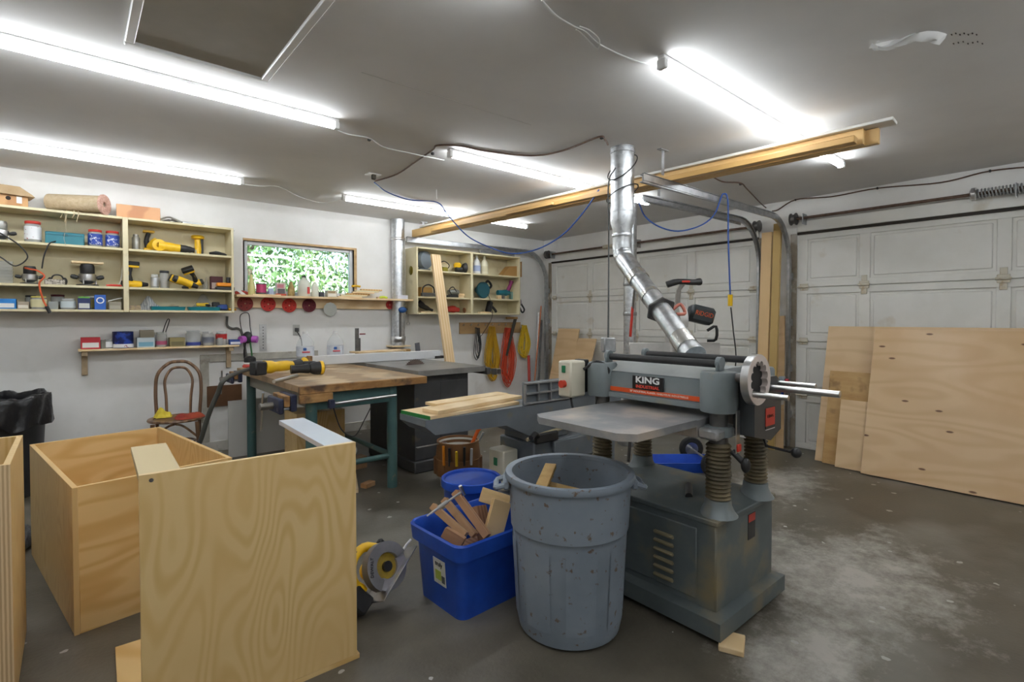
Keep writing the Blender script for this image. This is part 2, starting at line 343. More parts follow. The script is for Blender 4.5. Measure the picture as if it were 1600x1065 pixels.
# black weather strip and header boards above each door
for i, (a, e) in enumerate((D1, D2)):
    struct(MB().b2((-.012, e, DH+.012), (0, a, DH+.12), .003).build('trim_%d' % (i+1), DOORM))
    struct(MB().b2((-.010, e, DH-.012), (.03, a, DH+.010)).build('trim_%d' % (i+3), P('2c241c', .7)))
JAMB = mat('stained_jamb', (.20, .16, .11), .7, c2=(.34, .30, .24), scale=5, c3=(.5, .47, .42), s3=4)
for i, y in enumerate((D1[0]+.025, D1[1]-.03, D2[0]+.03)):
    struct(MB().b2((-.012, y-.03, 0), (0, y+.03, DH), .002).build('trim_%d' % (i+5), JAMB))
# window: frame, pane, rough wood casing
wn = bpy.data.objects.new('window_1', None); COL.objects.link(wn); struct(wn); wn['label'] = 'wide low window in raw wood casing looking out on trees'
FR = flat('vinyl_frame', (.72, .74, .75), .35)
b = MB(); fw_ = .035
b.b2((WX0, .03, WZ0), (WX0+fw_, .08, WZ1), .004).b2((WX1-fw_, .03, WZ0), (WX1, .08, WZ1), .004).b2((WX0+fw_, .03, WZ0), (WX1-fw_, .08, WZ0+fw_), .004).b2((WX0+fw_, .03, WZ1-fw_), (WX1-fw_, .08, WZ1), .004)
b.build('window_frame', FR, wn)
def glass():
    m = bpy.data.materials.new('window_glass'); m.use_nodes = True; n = m.node_tree.nodes; l = m.node_tree.links; n.remove(n['Principled BSDF'])
    t = n.new('ShaderNodeBsdfTransparent'); g = n.new('ShaderNodeBsdfGlossy'); g.inputs['Roughness'].default_value = .02; x = n.new('ShaderNodeMixShader'); f = n.new('ShaderNodeFresnel'); f.inputs[0].default_value = 1.45
    t.inputs[0].default_value = (.93, .97, .96, 1)
    l.new(f.outputs[0], x.inputs[0]); l.new(t.outputs[0], x.inputs[1]); l.new(g.outputs[0], x.inputs[2]); l.new(x.outputs[0], n['Material Output'].inputs[0]); return m
GLASS = glass()
MB().b2((WX0+fw_, .052, WZ0+fw_), (WX1-fw_, .058, WZ1-fw_)).build('pane', GLASS, wn)
c = MB(); RAW = mat('raw_wood_casing', (.40, .25, .11), .7, c2=(.62, .43, .22), scale=10, stretch=(1, 1, 1), detail=6)
c.b2((WX0-.012, -.012, WZ1), (WX1+.03, .03, WZ1+.022)).b2((WX1, -.012, WZ0-.01), (WX1+.03, .03, WZ1)).b2((WX0-.012, 0, WZ0), (WX0, .03, WZ1))
c.build('casing', RAW, wn)
# low bare board framing by the vise and a pegboard sheet under the bench
BARE = mat('bare_grey_board', (.36, .34, .29), .75, c2=(.48, .46, .40), scale=9, c3=(.20, .17, .12), s3=12, m3=(.6, .7))
fr = MB().b2((-4.50, -.02, .10), (-4.43, 0, .93), .002).b2((-4.43, -.02, .86), (-3.4, 0, .93), .002).build('trim_8', BARE); struct(fr)
# attic hatch in the ceiling
HX0, HX1, HY0, HY1 = -5.19, -4.70, -4.05, -2.90
h = thing('attic_hatch', 'square attic hatch panel with white moulding set in the ceiling', 'hatch', ((HX0+HX1)/2, (HY0+HY1)/2, CH))
hx, hy = (HX1-HX0)/2, (HY1-HY0)/2
MB().b2((-hx, -hy, -.010), (hx, hy, -.0005)).build('panel', mat('hatch_board', (.42, .40, .35), .8, c2=(.47, .45, .40), scale=4), h)
m_ = MB()
for a, e in (((-hx-.035, -hy-.035), (hx+.035, -hy)), ((-hx-.035, hy), (hx+.035, hy+.035)), ((-hx-.035, -hy), (-hx, hy)), ((hx, -hy), (hx+.035, hy))):
    m_.b2((*a, -.022), (*e, -.0005), .004)
m_.build('moulding', WHITE, h)
# ================================================================ OUTSIDE THE WINDOW
struct(MB().b2((-30, .2, -.4), (25, 45, -.2)).build('ground_outside', mat('grass_ground', (.06, .10, .03), .9, c2=(.12, .16, .05), scale=3)))
LEAF = [mat('leaf_%d' % i, c_, .5, c2=c2_, scale=3) for i, (c_, c2_) in enumerate((((.08, .18, .05), (.17, .32, .10)), ((.14, .27, .09), (.32, .47, .18)), ((.06, .14, .09), (.12, .24, .15))))]
for l_ in LEAF:
    l_.node_tree.nodes['Principled BSDF'].inputs['Specular IOR Level'].default_value = .8
def tree(x, y, h, r, k, label, n=2600):
    rnd = random.Random(int(x*31+y*7)); t = thing('garden_tree', label, 'tree', (x, y, -.2), group='trees outside the window')
    b = MB(); b.tube([(0, 0, 0), (.05, .02, h*.4), (-.05, .05, h*.8)], [.12, .09, .04], n=8)
    for i in range(7):
        a = rnd.random()*6.28; z = h*(.2+.08*i); b.tube([(0, 0, z), (math.cos(a)*r*.5, math.sin(a)*r*.5, z+r*.4)], [.04, .015], n=5)
    b.build('trunk', mat('bark', (.10, .07, .05), .9, c2=(.18, .14, .10), scale=14), t)
    f = MB()
    for i in range(n):
        u = rnd.random()*6.28; v = math.acos(2*rnd.random()-1); q = .45+.55*rnd.random()**.5
        p = Vector((math.cos(u)*math.sin(v)*r*q, math.sin(u)*math.sin(v)*r*q, h*.52+math.cos(v)*h*.48*q)); s_ = .035+.05*rnd.random()
        M_ = Euler((rnd.random()*6, rnd.random()*6, rnd.random()*6)).to_matrix()
        f.add([p+M_ @ Vector(c_)*s_ for c_ in ((-1, 0, 0), (0, -.5, .12), (1, 0, 0), (0, .5, .12))], [(0, 1, 2), (0, 2, 3)])
    o = f.build('foliage', LEAF[k], t); o['kind'] = 'stuff'
for a in ((-3.15, 4.5, 4.2, 1.15, 0, 'mid green leafy tree outside the window'), (-.85, 5.0, 4.4, 1.1, 1, 'pale yellow green tree outside the window'),
          (-2.1, 8.4, 6.0, 1.7, 1, 'tall light green tree further back outside the window'), (1.4, 8.6, 6.2, 1.7, 2, 'tall dark tree further back outside the window'), (.95, 4.6, 3.6, .7, 2, 'slim bluish green bush outside the window')): tree(*a)
# ================================================================ CEILING: lights, cables, tracks, timber, ducts
TUBE = mat('lit_diffuser', (.93, .97, 1.0), .4, emit=LAMP)
def shop_light(x0, y, label):
    L = 2.34; t = thing('shop_light', label, 'light', (x0+L/2, y, CH), group='strip lights on the ceiling')
    MB().box((0, 0, -.0105), (L, .034, .0205), .004).build('housing', WHITE, t)
    b = MB(); b.prism(circle(.019, 14, (0, -.040)), -L/2+.03, L/2-.03, 'x')
    b.build('diffuser', TUBE, t)
    for s_ in (-1, 1): MB().box((s_*(L/2-.014), 0, -.040), (.028, .044, .042), .004).build('end_cap', WHITE, t)
LY = (-.87, -2.60, -4.26)
shop_light(-6.65, LY[0], 'strip light above the long shelf, parallel to the back wall')
shop_light(-3.47, LY[0], 'strip light near the back wall, half behind the timber beams')
shop_light(-6.54, LY[1], 'strip light beside the attic hatch')
shop_light(-3.43, LY[1], 'strip light in the middle row, between hatch light and galvanised duct')
shop_light(-6.50, LY[2], 'strip light at the top edge, past the attic hatch')
shop_light(-3.41, LY[2], 'strip light crossing above the end of the timber beams')
shop_light(-6.50, -5.95, 'added unseen strip light over the open floor, in the row past the attic hatch light')  # extra row out of view, added to brighten the front of the room
shop_light(-3.41, -5.95, 'added unseen strip light in the last row, over the floor in front of the leaning plywood')  # second fixture of the added, unseen row
def cable(name, pts, r, m, label, cat='cable', sub=6, group=None, n=6): return tag(MB().tube(pts, r, n=n, sub=sub).build(name, m), label, cat, group)
zc = CH-.006; WCORD = flat('white_cord', (.72, .72, .70), .5); BCORD = mat('brown_cord', (.09, .05, .035), .5, c2=(.15, .09, .06), scale=30)
cable('light_cord', [ZP(*p, zc) for p in ((846, 0), (870, 25), (898, 42), (915, 50), (938, 70), (985, 92), (1026, 103))], .004, WCORD, 'white cord on the ceiling with a tied loop')
cable('cord_loop', [ZP(*p, CH-.012) for p in ((905, 41), (922, 48), (936, 62), (934, 77), (922, 66), (908, 52), (900, 46))], .003, WCORD, 'small white tied loop hanging on the ceiling cord')
cable('light_cord', [ZP(*p, CH-(.006 if p[0] < 610 else .021)) for p in ((526, 203), (545, 210), (577, 216), (600, 230), (640, 239), (668, 245), (694, 250))], .004, WCORD, 'white cord joining the hatch light to the middle row light')
cable('light_cord', [ZP(*p, zc) for p in ((383, 288), (410, 291), (436, 292), (470, 308), (505, 317), (536, 311))], .003, WCORD, 'thin white cord slack between the two lights by the back wall')
cable('power_cable', [ZP(*p, zc) for p in ((586, 283), (620, 272), (650, 252), (676, 234), (684, 227), (720, 228), (760, 236), (830, 243), (880, 235), (935, 214), (945, 218), (950, 226))], .006, BCORD, 'brown cable clipped to the ceiling from outlet to galvanised duct')
pts = [ZP(*p, zc) for p in ((1113, 276), (1130, 284), (1157, 286))]+[ZP(1168, 296, CH-.02), BP(1195, 323, -.03), BP(1212, 329, -.012), BP(1243, 312, -.010), BP(1300, 307, -.010), BP(1371, 294, -.010), BP(1470, 285, -.010), BP(1547, 267, -.010), BP(1640, 258, -.010)]
cable('power_cable', pts, .006, BCORD, 'brown cable running along the wall above the garage doors')
for i, p in enumerate((BP(1243, 312, -.009), BP(1371, 294, -.009), BP(1547, 267, -.009))): tag(MB().box((0, 0, 0), (.018, .014, .02), .003).build('cable_clip', BLACK, loc=p), ('black clip on the wall cable right above the standing planks', 'black clip on the wall cable midway along the torsion shaft', 'black clip on the wall cable above the coil spring')[i], 'clip', 'clips on the wall cable')
for p, lb_ in (((577, 216), 'black clip on the white cord past the hatch light'), ((676, 238), 'black clip where brown cable meets the middle row light'), ((940, 213), 'black clip on the brown cable beside the duct top'), ((1157, 286), 'black clip on the ceiling cable above the door tracks')): tag(MB().box((0, 0, -.009), (.02, .02, .018), .003).build('ceiling_clip', BLACK, loc=ZP(*p, CH)), lb_, 'clip', 'clips on the ceiling cables')
t = thing('ceiling_outlet', 'white outlet plate with plug in the ceiling', 'outlet', ZP(583, 272, CH))
MB().box((0, 0, -.004), (.11, .08, .0075), .002).build('plate', WHITE, t); MB().box((.0, -.01, -.025), (.035, .03, .042), .006).build('plug', P('3a3328'), t)
o = ZP(585, 285, 2.40); e = ZP(936, 296, 2.30); k = ZP(683, 316, CH-.012)
def PD(x, y, d): r_ = ray(x, y); return CAM_LOC+r_*d
def dep(p): return (p-CAM_LOC).dot(_fw)
d0, d1 = dep(k), dep(e); BLUEC = flat('blue_hose', hexc('2c4f95'), .4)
cable('air_hose', [o, ZP(605, 300, 2.42), ZP(640, 312, CH-.01), k]+[PD(x, y, d0+(d1-d0)*(x-683)/253) for x, y in ((700, 336), (730, 368), (765, 386), (800, 396), (840, 389), (880, 366), (912, 331))]+[e], .006, BLUEC, 'blue air hose sagging between ceiling outlet and galvanised duct', 'hose')
tag(MB().tube([(0, 0, 0), (0, 0, -.06), (.005, 0, -.085)], .004, n=6).build('ceiling_hook', WHITE, loc=ZP(682, 296, CH)), 'small white hook in the ceiling carrying the blue hose', 'hook')
# peeling paint scrap, staple marks
sc = MB().at(ZP(1418, 58, CH)-Vector((0, 0, .004)))
sc.grid(lambda u, v: ((u-.5)*.05+(v-.5)*.14+.02*math.sin(7*v), (v-.5)*-.20+.015*math.sin(9*u+5*v), -.012-.014*math.sin(8*u+6*v)), 6, 10)
tag(sc.build('paint_flake', WHITE), 'torn strip of white paint peeling off the ceiling', 'paint flake')
mk = MB()
for i in range(7): mk.box((ZP(1487+i*6.5, 54-(i % 2)*2, CH)-Vector((0, 0, .0006))), (.015, .004, .001)); mk.box((ZP(1490+i*7.5, 68-(i % 3)*1.5, CH)-Vector((0, 0, .0006))), (.015, .004, .001))
mk.build('staple_marks', P('2a2520'), ceil)
MB().box((ZP(640, 135, CH)+ZP(778, 180, CH))/2-Vector((0, 0, .0004)), ((ZP(778, 180, CH)-ZP(480, 88, CH)).length, .004, .001), rot=(0, 0, math.atan2(*(ZP(778, 180, CH)-ZP(480, 88, CH)).yx))).build('ceiling_seam', flat('seam', (.50, .49, .48), .8), ceil)
# ---- garage door tracks
def track(name, y, side, label, x_end, zt=2.215):
    t = thing(name, label, 'door track', (0, y, 0))
    b = MB(); pr = [(-.028, -.012), (.028, -.012), (.028, .012), (.020, .012), (.020, -.006), (-.020, -.006), (-.020, .012), (-.028, .012)]
    pr = [(p[0], p[1]*side) for p in pr]
    path = [Vector((-.075, 0, .02)), Vector((-.075, 0, 1.80))]+[Vector((-.075-.40*(1-math.cos(a)), 0, 1.80+.43*math.sin(a))) for a in [PI/2*i/8 for i in range(1, 9)]]+[Vector((x_end, 0, zt-.005))]
    vs = []; fs = []; m_ = len(pr)
    for i, p in enumerate(path):
        tn = (path[min(i+1, len(path)-1)]-path[max(i-1, 0)]).normalized(); nn = Vector((0, 1, 0)).cross(tn)
        vs += [p+nn*q[0]+Vector((0, 1, 0))*q[1] for q in pr]
    for i in range(len(path)-1):
        for j in range(m_): fs.append((i*m_+j, i*m_+(j+1) % m_, (i+1)*m_+(j+1) % m_, (i+1)*m_+j))
    fs += [tuple(range(m_))[::-1], tuple(range(len(path)*m_-m_, len(path)*m_))]
    b.add(vs, fs); b.build('rail', TRACK, t)
    MB().b2((x_end, -.016*side-.002, zt-.02), (-.45, -.016*side+.002, zt+.028)).b2((x_end, -.016*side-.012, zt+.025), (-.45, -.016*side+.012, zt+.028)).build('stiffener', TRACK, t)
    a = MB(); a.box((x_end+.22, -.02*side, (zt+.05+CH)/2), (.03, .003, CH-zt-.05)); a.box((x_end+.22, -.02*side, CH-.003), (.09, .035, .006)); a.build('hanger', TRACK, t)
    for i in range(4): MB().b2((-.06, -.012*side-.003, .3+i*.45), (-.001, -.012*side+.003, .37+i*.45)).build('bracket', TRACK, t)
    return t
track('door_track', D1[0]+.035, 1, 'galvanised door track running past the top of the small wall cabinet', -2.39)
track('door_track', D1[1]-.035, -1, 'galvanised door track beside the planks, under the blue hose', -2.05, 2.20)
track('door_track', D2[0]+.045, 1, 'galvanised door track from the duct to the right garage door', -2.50)
def torsion(y0, y1, zt, label, spring):
    t = thing('torsion_shaft', label, 'torsion shaft', (-.075, y0, zt)); L = y1-y0
    RUST = mat('rusty_shaft', (.10, .06, .045), .5, .5, c2=(.17, .11, .08), scale=30)
    MB().cyl((0, 0, 0), (0, L, 0), .013, n=10).build('shaft', RUST, t)
    for s_ in ((.03, L-.03)):
        b = MB(); b.lathe([(.012, -.028), (.058, -.026), (.058, -.02), (.045, -.014), (.045, .014), (.058, .02), (.058, .026), (.012, .028)], 18, (0, s_, 0), (0, 1, 0)); b.build('cable_drum', DSTEEL, t)
    for s_ in (-.06*(1 if L < 0 else -1), L*.52):
        MB().b2((-.03, s_-.004, -.06), (.074, s_+.004, .04), .002).build('bearing_plate', TRACK, t)
    if spring:
        pts = []; n = 46
        a, e = spring
        for i in range(n*8+1): u = i/(n*8); th = u*n*2*PI; pts.append((.032*math.cos(th), a+(e-a)*u, .032*math.sin(th)))
        MB().tube(pts, .0058, n=5).build('spring', TRACK, t); MB().lathe([(.014, -.02), (.042, -.02), (.05, -.012), (.05, .012), (.034, .02), (.014, .02)], 14, (0, a, 0), (0, 1, 0)).build('winding_cone', STEEL, t)
    return t
ts1 = torsion(D1[0]-.02, D1[1]+.02, 2.215, 'rusty torsion shaft above the garage door beside the room corner', None)
torsion(D2[0]-.02, -6.5, 2.235, 'rusty torsion shaft with coil spring above the garage door behind the plywood', (-1.28, -2.2))
MB().cyl((0, -1.02, 0), (0, -1.24, 0), .026, n=12).cyl((0, -1.24, 0), (0, -1.27, 0), .045, n=12).build('coupler', HING, ts1)
# ---- timber stored on the tracks
FIR = mat('fir_beam', (.55, .33, .11), .5, c2=(.68, .45, .19), kind='wave', scale=10, stretch=(1, .08, 1), dist=2.5, detail=3, mix=(.1, .9))
def beam(name, x, y0, y1, zb, wx, h, m, label, skew=.035, grp=None):
    return tag(MB().box((0, 0, h/2), (wx, abs(y1-y0), h), .003).build(name, m, loc=(x, (y0+y1)/2, zb), rz=skew), label, 'timber', grp)
ZB = 2.246
beam('timber_beam', -2.150, -.10, -4.66, ZB, .040, .088, FIR, 'long fir beam on edge across the door tracks', .0588)
beam('timber_beam', -2.105, -.16, -4.72, ZB, .040, .086, FIR, 'second fir beam on edge behind the long beam', .0588)
beam('timber_beam', -2.205, -.60, -4.64, ZB, .060, .036, FIR, 'flat fir batten lying along the front of the beams', .0588)
beam('timber_board', -2.135, -.30, -4.80, ZB+.0885, .11, .018, P('d6d4cf', .6), 'white faced board on top of the fir beams', .0588)
beam('timber_board', -2.27, -1.85, -2.45, ZB+.0, .05, .018, FIR, 'short loose board end beside the fir beams', .0588)
# ---- dust ducts
def duct_rings(b, p0, p1, r, n=18, k=0): b.cyl(p0, p1, r, n=n)
DX, DY = -2.52, -3.374
t = thing('dust_duct', 'galvanised dust duct from ceiling to the planer hood with an elbow', 'duct', (DX, DY, 0))
b = MB(); b.lathe([(.079, 1.98), (.079, 2.432), (.083, 2.434), (.083, 2.439), (.0, 2.439)], 22); b.lathe([(.081, 2.40), (.084, 2.402), (.084, 2.412), (.081, 2.414)], 22); b.build('upper_pipe', GALV, t)
b = MB(); b.lathe([(.081, 2.0), (.083, 2.02), (.081, 2.04)], 22); b.lathe([(.080, 1.985), (.080, 1.93), (.066, 1.885), (.064, 1.78)], 22); b.lathe([(.067, 1.83), (.069, 1.835), (.069, 1.85), (.067, 1.855)], 22); b.build('reducer', GALV, t)
HOOD = Vector((-2.955-DX, -4.17-DY, 1.075)); EL = Vector((0, 0, 1.70)); dirv = (HOOD-EL).normalized()
arc = [Vector((0, 0, 1.79)), Vector((0, 0, 1.745))]+[EL+Vector((0, 0, .05)).lerp(dirv*.05, u)*(1-.25*math.sin(PI*u)) for u in (.15, .35, .5, .65, .85)]+[EL+dirv*.07]
b = MB()
for i in range(len(arc)-1):
    b.cyl(arc[i], arc[i+1], .066-.0008*i, n=20, caps=False)
for q in arc[1:-1:2]: b.ball(q, .0675, 16, 10)
b.build('elbow', GALV, t)
b = MB(); b.cyl(EL+dirv*.06, EL+dirv*.30, .064, .062, n=20); b.build('lower_pipe', GALV, t); L_ = (HOOD-EL).length
b = MB(); b.cyl(EL+dirv*.28, HOOD-dirv*.13, .060, .057, n=20); b.build('lower_pipe', GALV, t)
FT = mat('foil_tape', (.62, .62, .60), .25, .9, c2=(.75, .74, .70), scale=30)
MB().cyl(HOOD-dirv*.17, HOOD-dirv*.07, .0615, n=20).build('tape_joint', FT, t); MB().cyl(EL+dirv*.27, EL+dirv*.33, .0665, n=20).build('tape_joint', FT, t); MB().cyl(EL+dirv*.50, EL+dirv*.53, .0625, n=20).build('tape_joint', FT, t)
b = MB(); b.cyl(HOOD-dirv*.075, HOOD, .056, .066, n=20); b.build('hood_collar', GALV, t)
b = MB(); b.cyl(EL+dirv*.66, EL+dirv*.672, .088, n=6); b.build('blast_gate', DSTEEL, t); sd_ = dirv.cross(Vector((0, 0, 1))).normalized()
MB().tube([EL+dirv*.66-sd_*.08, EL+dirv*.66-sd_*.13+Vector((0, 0, .03)), EL+dirv*.70-sd_*.14, EL+dirv*.71-sd_*.08], .010, n=8, sub=4).build('gate_handle', P('b86a58', .5), t)
for a_ in (0, 1):
    pts = [Vector((.085*math.cos(x)*(1.3 if a_ else 1.1), .085*math.sin(x)*1.2, (2.31 if a_ == 0 else 2.13)+(.10 if a_ == 0 else .05)*math.cos(x*1.0+a_*1.2))) for x in [2*PI*i/12 for i in range(12)]]
    tag(MB().tube([p+Vector((DX, DY, 0)) for p in pts], .004, n=6, sub=4, closed=True).build('wire_coil', CORDK), ('upper tilted loop of dark wire slung around the duct', 'lower loop of dark wire slung around the duct')[a_], 'wire', 'wire loops around the duct')
b = MB(); b.cyl((0, 0, .30), (0, 0, CH-.001), .063, n=20); o = b.build('dust_duct', GALV, loc=(-1.114, -2.40, 0)); b2_ = MB(); b2_.lathe([(.066, 1.60), (.069, 1.61), (.069, 1.63), (.066, 1.64)], 20); b2_.lathe([(.066, 1.30), (.069, 1.31), (.069, 1.33), (.066, 1.34)], 20); b2_.build('seam_band', TRACK, o)
MB().cyl((0, 0, 0), (0, 0, .30), .12, n=20).build('floor_boot', TRACK, o)
tag(o, 'straight galvanised duct standing behind the planer with a red handled gate', 'duct')
MB().box((-.05, -.055, 1.24), (.035, .012, .30), .004, rot=(0, .12, 0)).build('gate_handle', RED, o); MB().box((-.02, -.058, 1.47), (.03, .01, .20), .003, rot=(0, .12, 0)).build('gate_slide', DSTEEL, o)
t = thing('dust_duct', 'galvanised vertical duct against the back wall beside the small wall cabinet', 'duct', (-2.475, -.0805, .94))
MB().cyl((0, 0, .016), (0, 0, CH-.9405), .078, n=22).build('pipe', GALV, t); MB().box((0, 0, .008), (.24, .158, .016), .002).build('base_plate', PINEX, t)
MB().lathe([(.082, .06), (.086, .065), (.086, .12), (.082, .125)], 22).build('clamp_band', STEEL, t); MB().lathe([(.082, 1.25), (.085, 1.255), (.085, 1.28), (.082, 1.285)], 22).build('clamp_band', STEEL, t)
MB().box((-.02, -.084, .29), (.028, .01, .34), .003).build('gate_strap', DSTEEL, t)
# blue drop cord with yellow connector
d_ = 4.05
cable('hanging_cable', [PD(x, y, d_) for x, y in ((998, 316), (1008, 338), (1030, 354), (1060, 361), (1095, 352), (1116, 335), (1126, 310), (1130, 303), (1137, 312))]+[PD(1138, 380, d_), PD(1141, 462, d_)], .006, BLUEC, 'blue cord looped over the door track and hanging straight down', 'cord', sub=5)
t = thing('cord_connector', 'yellow cord connector hanging on the blue cord above the planer', 'connector', PD(1141, 468, d_)); MB().cyl((0, 0, -.05), (0, 0, .04), .018, n=10).build('body', P('e0b400', .4), t)
q0 = PD(1142, 480, d_)-PD(1141, 468, d_); q1 = PD(1150, 557, d_)-PD(1141, 468, d_); MB().tube([q0, (q0+q1)/2, q1, q1+Vector((.01, .02, -.18))], .005, n=6, sub=4).build('tail', CORDK, t)
cable('drop_cable', [PD(962, 262, 3.42), PD(951, 285, 3.40), PD(951, 350, 3.25), PD(951, 440, 2.9), Vector((-3.30, -3.885, 1.174))], .005, P('3c3d3c', .5), 'grey cable dropping from the duct top to the metal outlet box', 'cable', sub=4)
t = thing('outlet_box', 'grey metal outlet box hanging over the planer switch', 'outlet', (-3.30, -3.885, 1.136)); MB().box((0, 0, 0), (.065, .055, .075), .006, rot=(0, 0, -.5)).build('box', TRACK, t); MB().cyl((0, 0, 1.0455-1.136), (0, 0, -.035), .008, n=8).build('stem', STEEL, t)
# ================================================================ PLANER
PCX, PCY = -3.23, -4.235
pl = thing('thickness_planer', 'large grey cast iron thickness planer with dusty cabinet base', 'planer', (PCX, PCY, 0))
def Lp(x, y, z): return (x-PCX, y-PCY, z)
GB = GREYD
b = MB(); b.prism([(-.293, -.379), (.307, -.379), (.307, .379), (-.293, .379)], .022, .092); o_ = [(-.293, -.379), (.307, -.379), (.307, .379), (-.293, .379)]; i_ = [(-.25, -.338), (.265, -.338), (.265, .338), (-.25, .338)]
b.add([(*p, .092) for p in o_]+[(*p, .105) for p in i_], [(0, 1, 5, 4), (1, 2, 6, 5), (2, 3, 7, 6), (3, 0, 4, 7), (4, 5, 6, 7)]); b.build('plinth', GB, pl)
cab = MB().b2((-.25, -.338, .10), (.265, .338, .45), .006).build('cabinet', GB, pl)
pn = MB().b2((-.259, -.258, .13), (-.2502, .22, .42), .004).build('access_panel', GB, cab)
for i in range(6): MB().box((-.262, -.108, .165+i*.037), (.022, .095, .016), .005, rot=(0, .5, 0)).build('louvre', mat('louvre_dusty', (.26, .22, .13), .6), cab)
b = MB(); b.b2((-.26, -.348, .448), (.275, .348, .47), .004); b.build('cabinet_lip', GB, pl)
b = MB()
o_ = [(-.25, -.338), (.265, -.338), (.265, .338), (-.25, .338)]; i_ = [(-.14, -.20), (.14, -.20), (.14, .20), (-.14, .20)]
b.add([(*p, .47) for p in o_]+[(*p, .50) for p in i_], [(0, 1, 5, 4), (1, 2, 6, 5), (2, 3, 7, 6), (3, 0, 4, 7), (4, 5, 6, 7)]); b.build('cabinet_top', GB, pl)
cols = [(-.17, -.302), (.17, -.302), (-.17, .305), (.17, .305)]
for x, y in cols:
    b = MB(); b.lathe([(.078, .47), (.066, .485), (.054, .51), (.052, .535)], 20, (x, y, 0)); b.build('column_foot', GREYP, pl)
    b = MB(); pr = []
    for k in range(14): pr += [(.039, .533+k*.0163), (.041, .535+k*.0163), (.050, .540+k*.0163), (.050, .5425+k*.0163)]
    pr.append((.039, .765)); b.lathe(pr, 20, (x, y, 0)); b.build('bellows', mat('bellows_rubber', (.10, .085, .055), .65, c2=(.22, .17, .09), scale=5), pl)
    b = MB(); b.cyl((x, y, .765), (x, y, .90), .036, n=18); b.build('column', DSTEEL, pl)
    b = MB(); b.cyl((x, y, .795), (x, y, .835), .055, n=18); b.build('column_collar', GREYP, pl)
# table: middle section between the columns and the two long wings
b = MB(); tz = .862
b.prism([(-.705, -.20), (-.66, -.258), (-.26, -.258), (-.26, .258), (-.66, .258), (-.705, .20)], tz-.028, tz); b.build('infeed_table', CASTT, pl)
b = MB(); b.b2((-.26, -.258, tz-.075), (.20, .258, tz), .003); b.b2((-.26, -.345, tz-.075), (-.08, -.258, tz-.03), .01); b.b2((-.26, .258, tz-.075), (-.08, .345, tz-.03), .01); b.build('bed', CASTT, pl)
b = MB(); b.prism([(.20, -.258), (.58, -.258), (.62, -.20), (.62, .20), (.58, .258), (.20, .258)], tz-.028, tz); b.build('outfeed_table', CASTT, pl)
b = MB(); b.b2((-.62, -.02, tz-.055), (-.26, .02, tz-.028)); b.build('table_rib', GREYP, pl)
# head
hd = MB(); hd.b2((-.19, -.262, .912), (.21, .262, 1.02), .006); head = hd.build('head', GREYP, pl)
MB().b2((-.205, -.24, .895), (-.185, .24, .918), .003).build('chip_lip', GREYP, pl)
b = MB(); b.add([Vector(p) for p in ((-.19, -.262, 1.02), (-.19, .262, 1.02), (-.10, .262, 1.055), (-.10, -.262, 1.055), (.12, .262, 1.055), (.12, -.262, 1.055), (.21, .262, 1.02), (.21, -.262, 1.02))], [(0, 1, 2, 3), (3, 2, 4, 5), (5, 4, 6, 7), (0, 3, 5, 7), (1, 6, 4, 2)]); b.build('top_cover', mat('planer_cover', (.30, .32, .32), .4, c2=(.36, .38, .37), scale=5), pl)
for x, y in cols:
    b = MB(); b.lathe([(.070, .892), (.074, .90), (.074, 1.045), (.068, 1.055), (0, 1.055)], 20, (x, y, 0)); b.b2((x-.06, min(y, y*.86), .90), (x+.06, max(y, y*.86), 1.05), .004); b.build('column_casting', GREYP, pl)
MB().b2((-.10, -.372, .92), (.20, -.30, 1.04), .008).build('side_casting', GREYP, pl); MB().b2((-.16, .30, .90), (.21, .37, 1.045), .008).build('side_casting', GREYP, pl)
for x in (-.14, .17):
    b = MB(); b.cyl((x, -.275, 1.083), (x, .275, 1.083), .0165, n=16); b.build('top_roller', BLACK, pl)
    for y in (-.29, .29):
        b = MB(); b.box((x, y, 1.075), (.05, .018, .05), .006); b.cyl((x, y-.01, 1.088), (x, y+.01, 1.088), .025, n=14); b.build('roller_bracket', GREYP, pl)
MB().b2((.212, -.18, .925), (.36, .27, 1.012), .006).build('dust_hood', GREYP, pl)
# name plate and stripe on the infeed face
npl = MB().box((-.1985, .02, .978), (.006, .165, .062), .002).build('name_plate', P('16181a', .3), pl)
rt_ = (PI/2, 0, -PI/2)
text('lettering', 'KING', .040, P('e8eaea', .3), npl, (-.2022, .02, .990), rt_, bold=.0012, width=.125)
text('lettering', 'INDUSTRIAL', .019, P('d84534', .4), npl, (-.2022, .02, .960), rt_, bold=.0006, width=.125)
sp = MB().box((-.1925, 0, .935), (.005, .524, .020)).build('orange_stripe', P('d8521e', .4), pl)
text('lettering', '20" INDUSTRIAL PLANER / RABOTEUSE INDUSTRIELLE', .0125, P('e9e6df', .4), sp, (-.1955, -.03, .935), rt_, width=.30)
# hand wheel (scalloped), crank, gear cover, scale, levers
HWX, HWY, HWZ = -.165, -.435, 1.035
n = 96; outer = circle(.097, n); inner = [((.060+.014*abs(math.sin(6*(2*PI*i/n)))**.6)*math.cos(2*PI*i/n), (.060+.014*abs(math.sin(6*(2*PI*i/n)))**.6)*math.sin(2*PI*i/n)) for i in range(n)]
b = MB().at((HWX, HWY, HWZ)); b.ring(outer, inner, -.028, .0, 'y'); hw = b.build('hand_wheel', mat('wheel_rim', (.66, .58, .54), .4, .2, c2=(.74, .66, .62), scale=9), pl)
b = MB().at((HWX, HWY, HWZ)); b.ring(circle(.0985, n), circle(.0972, n), -.026, .002, 'y'); b.build('wheel_band', STEEL, hw); b = MB().at((HWX, HWY, HWZ)); b.prism(circle(.09, 32), -.006, -.001, 'y'); b.build('wheel_web', P('1a1a1a', .6), hw)
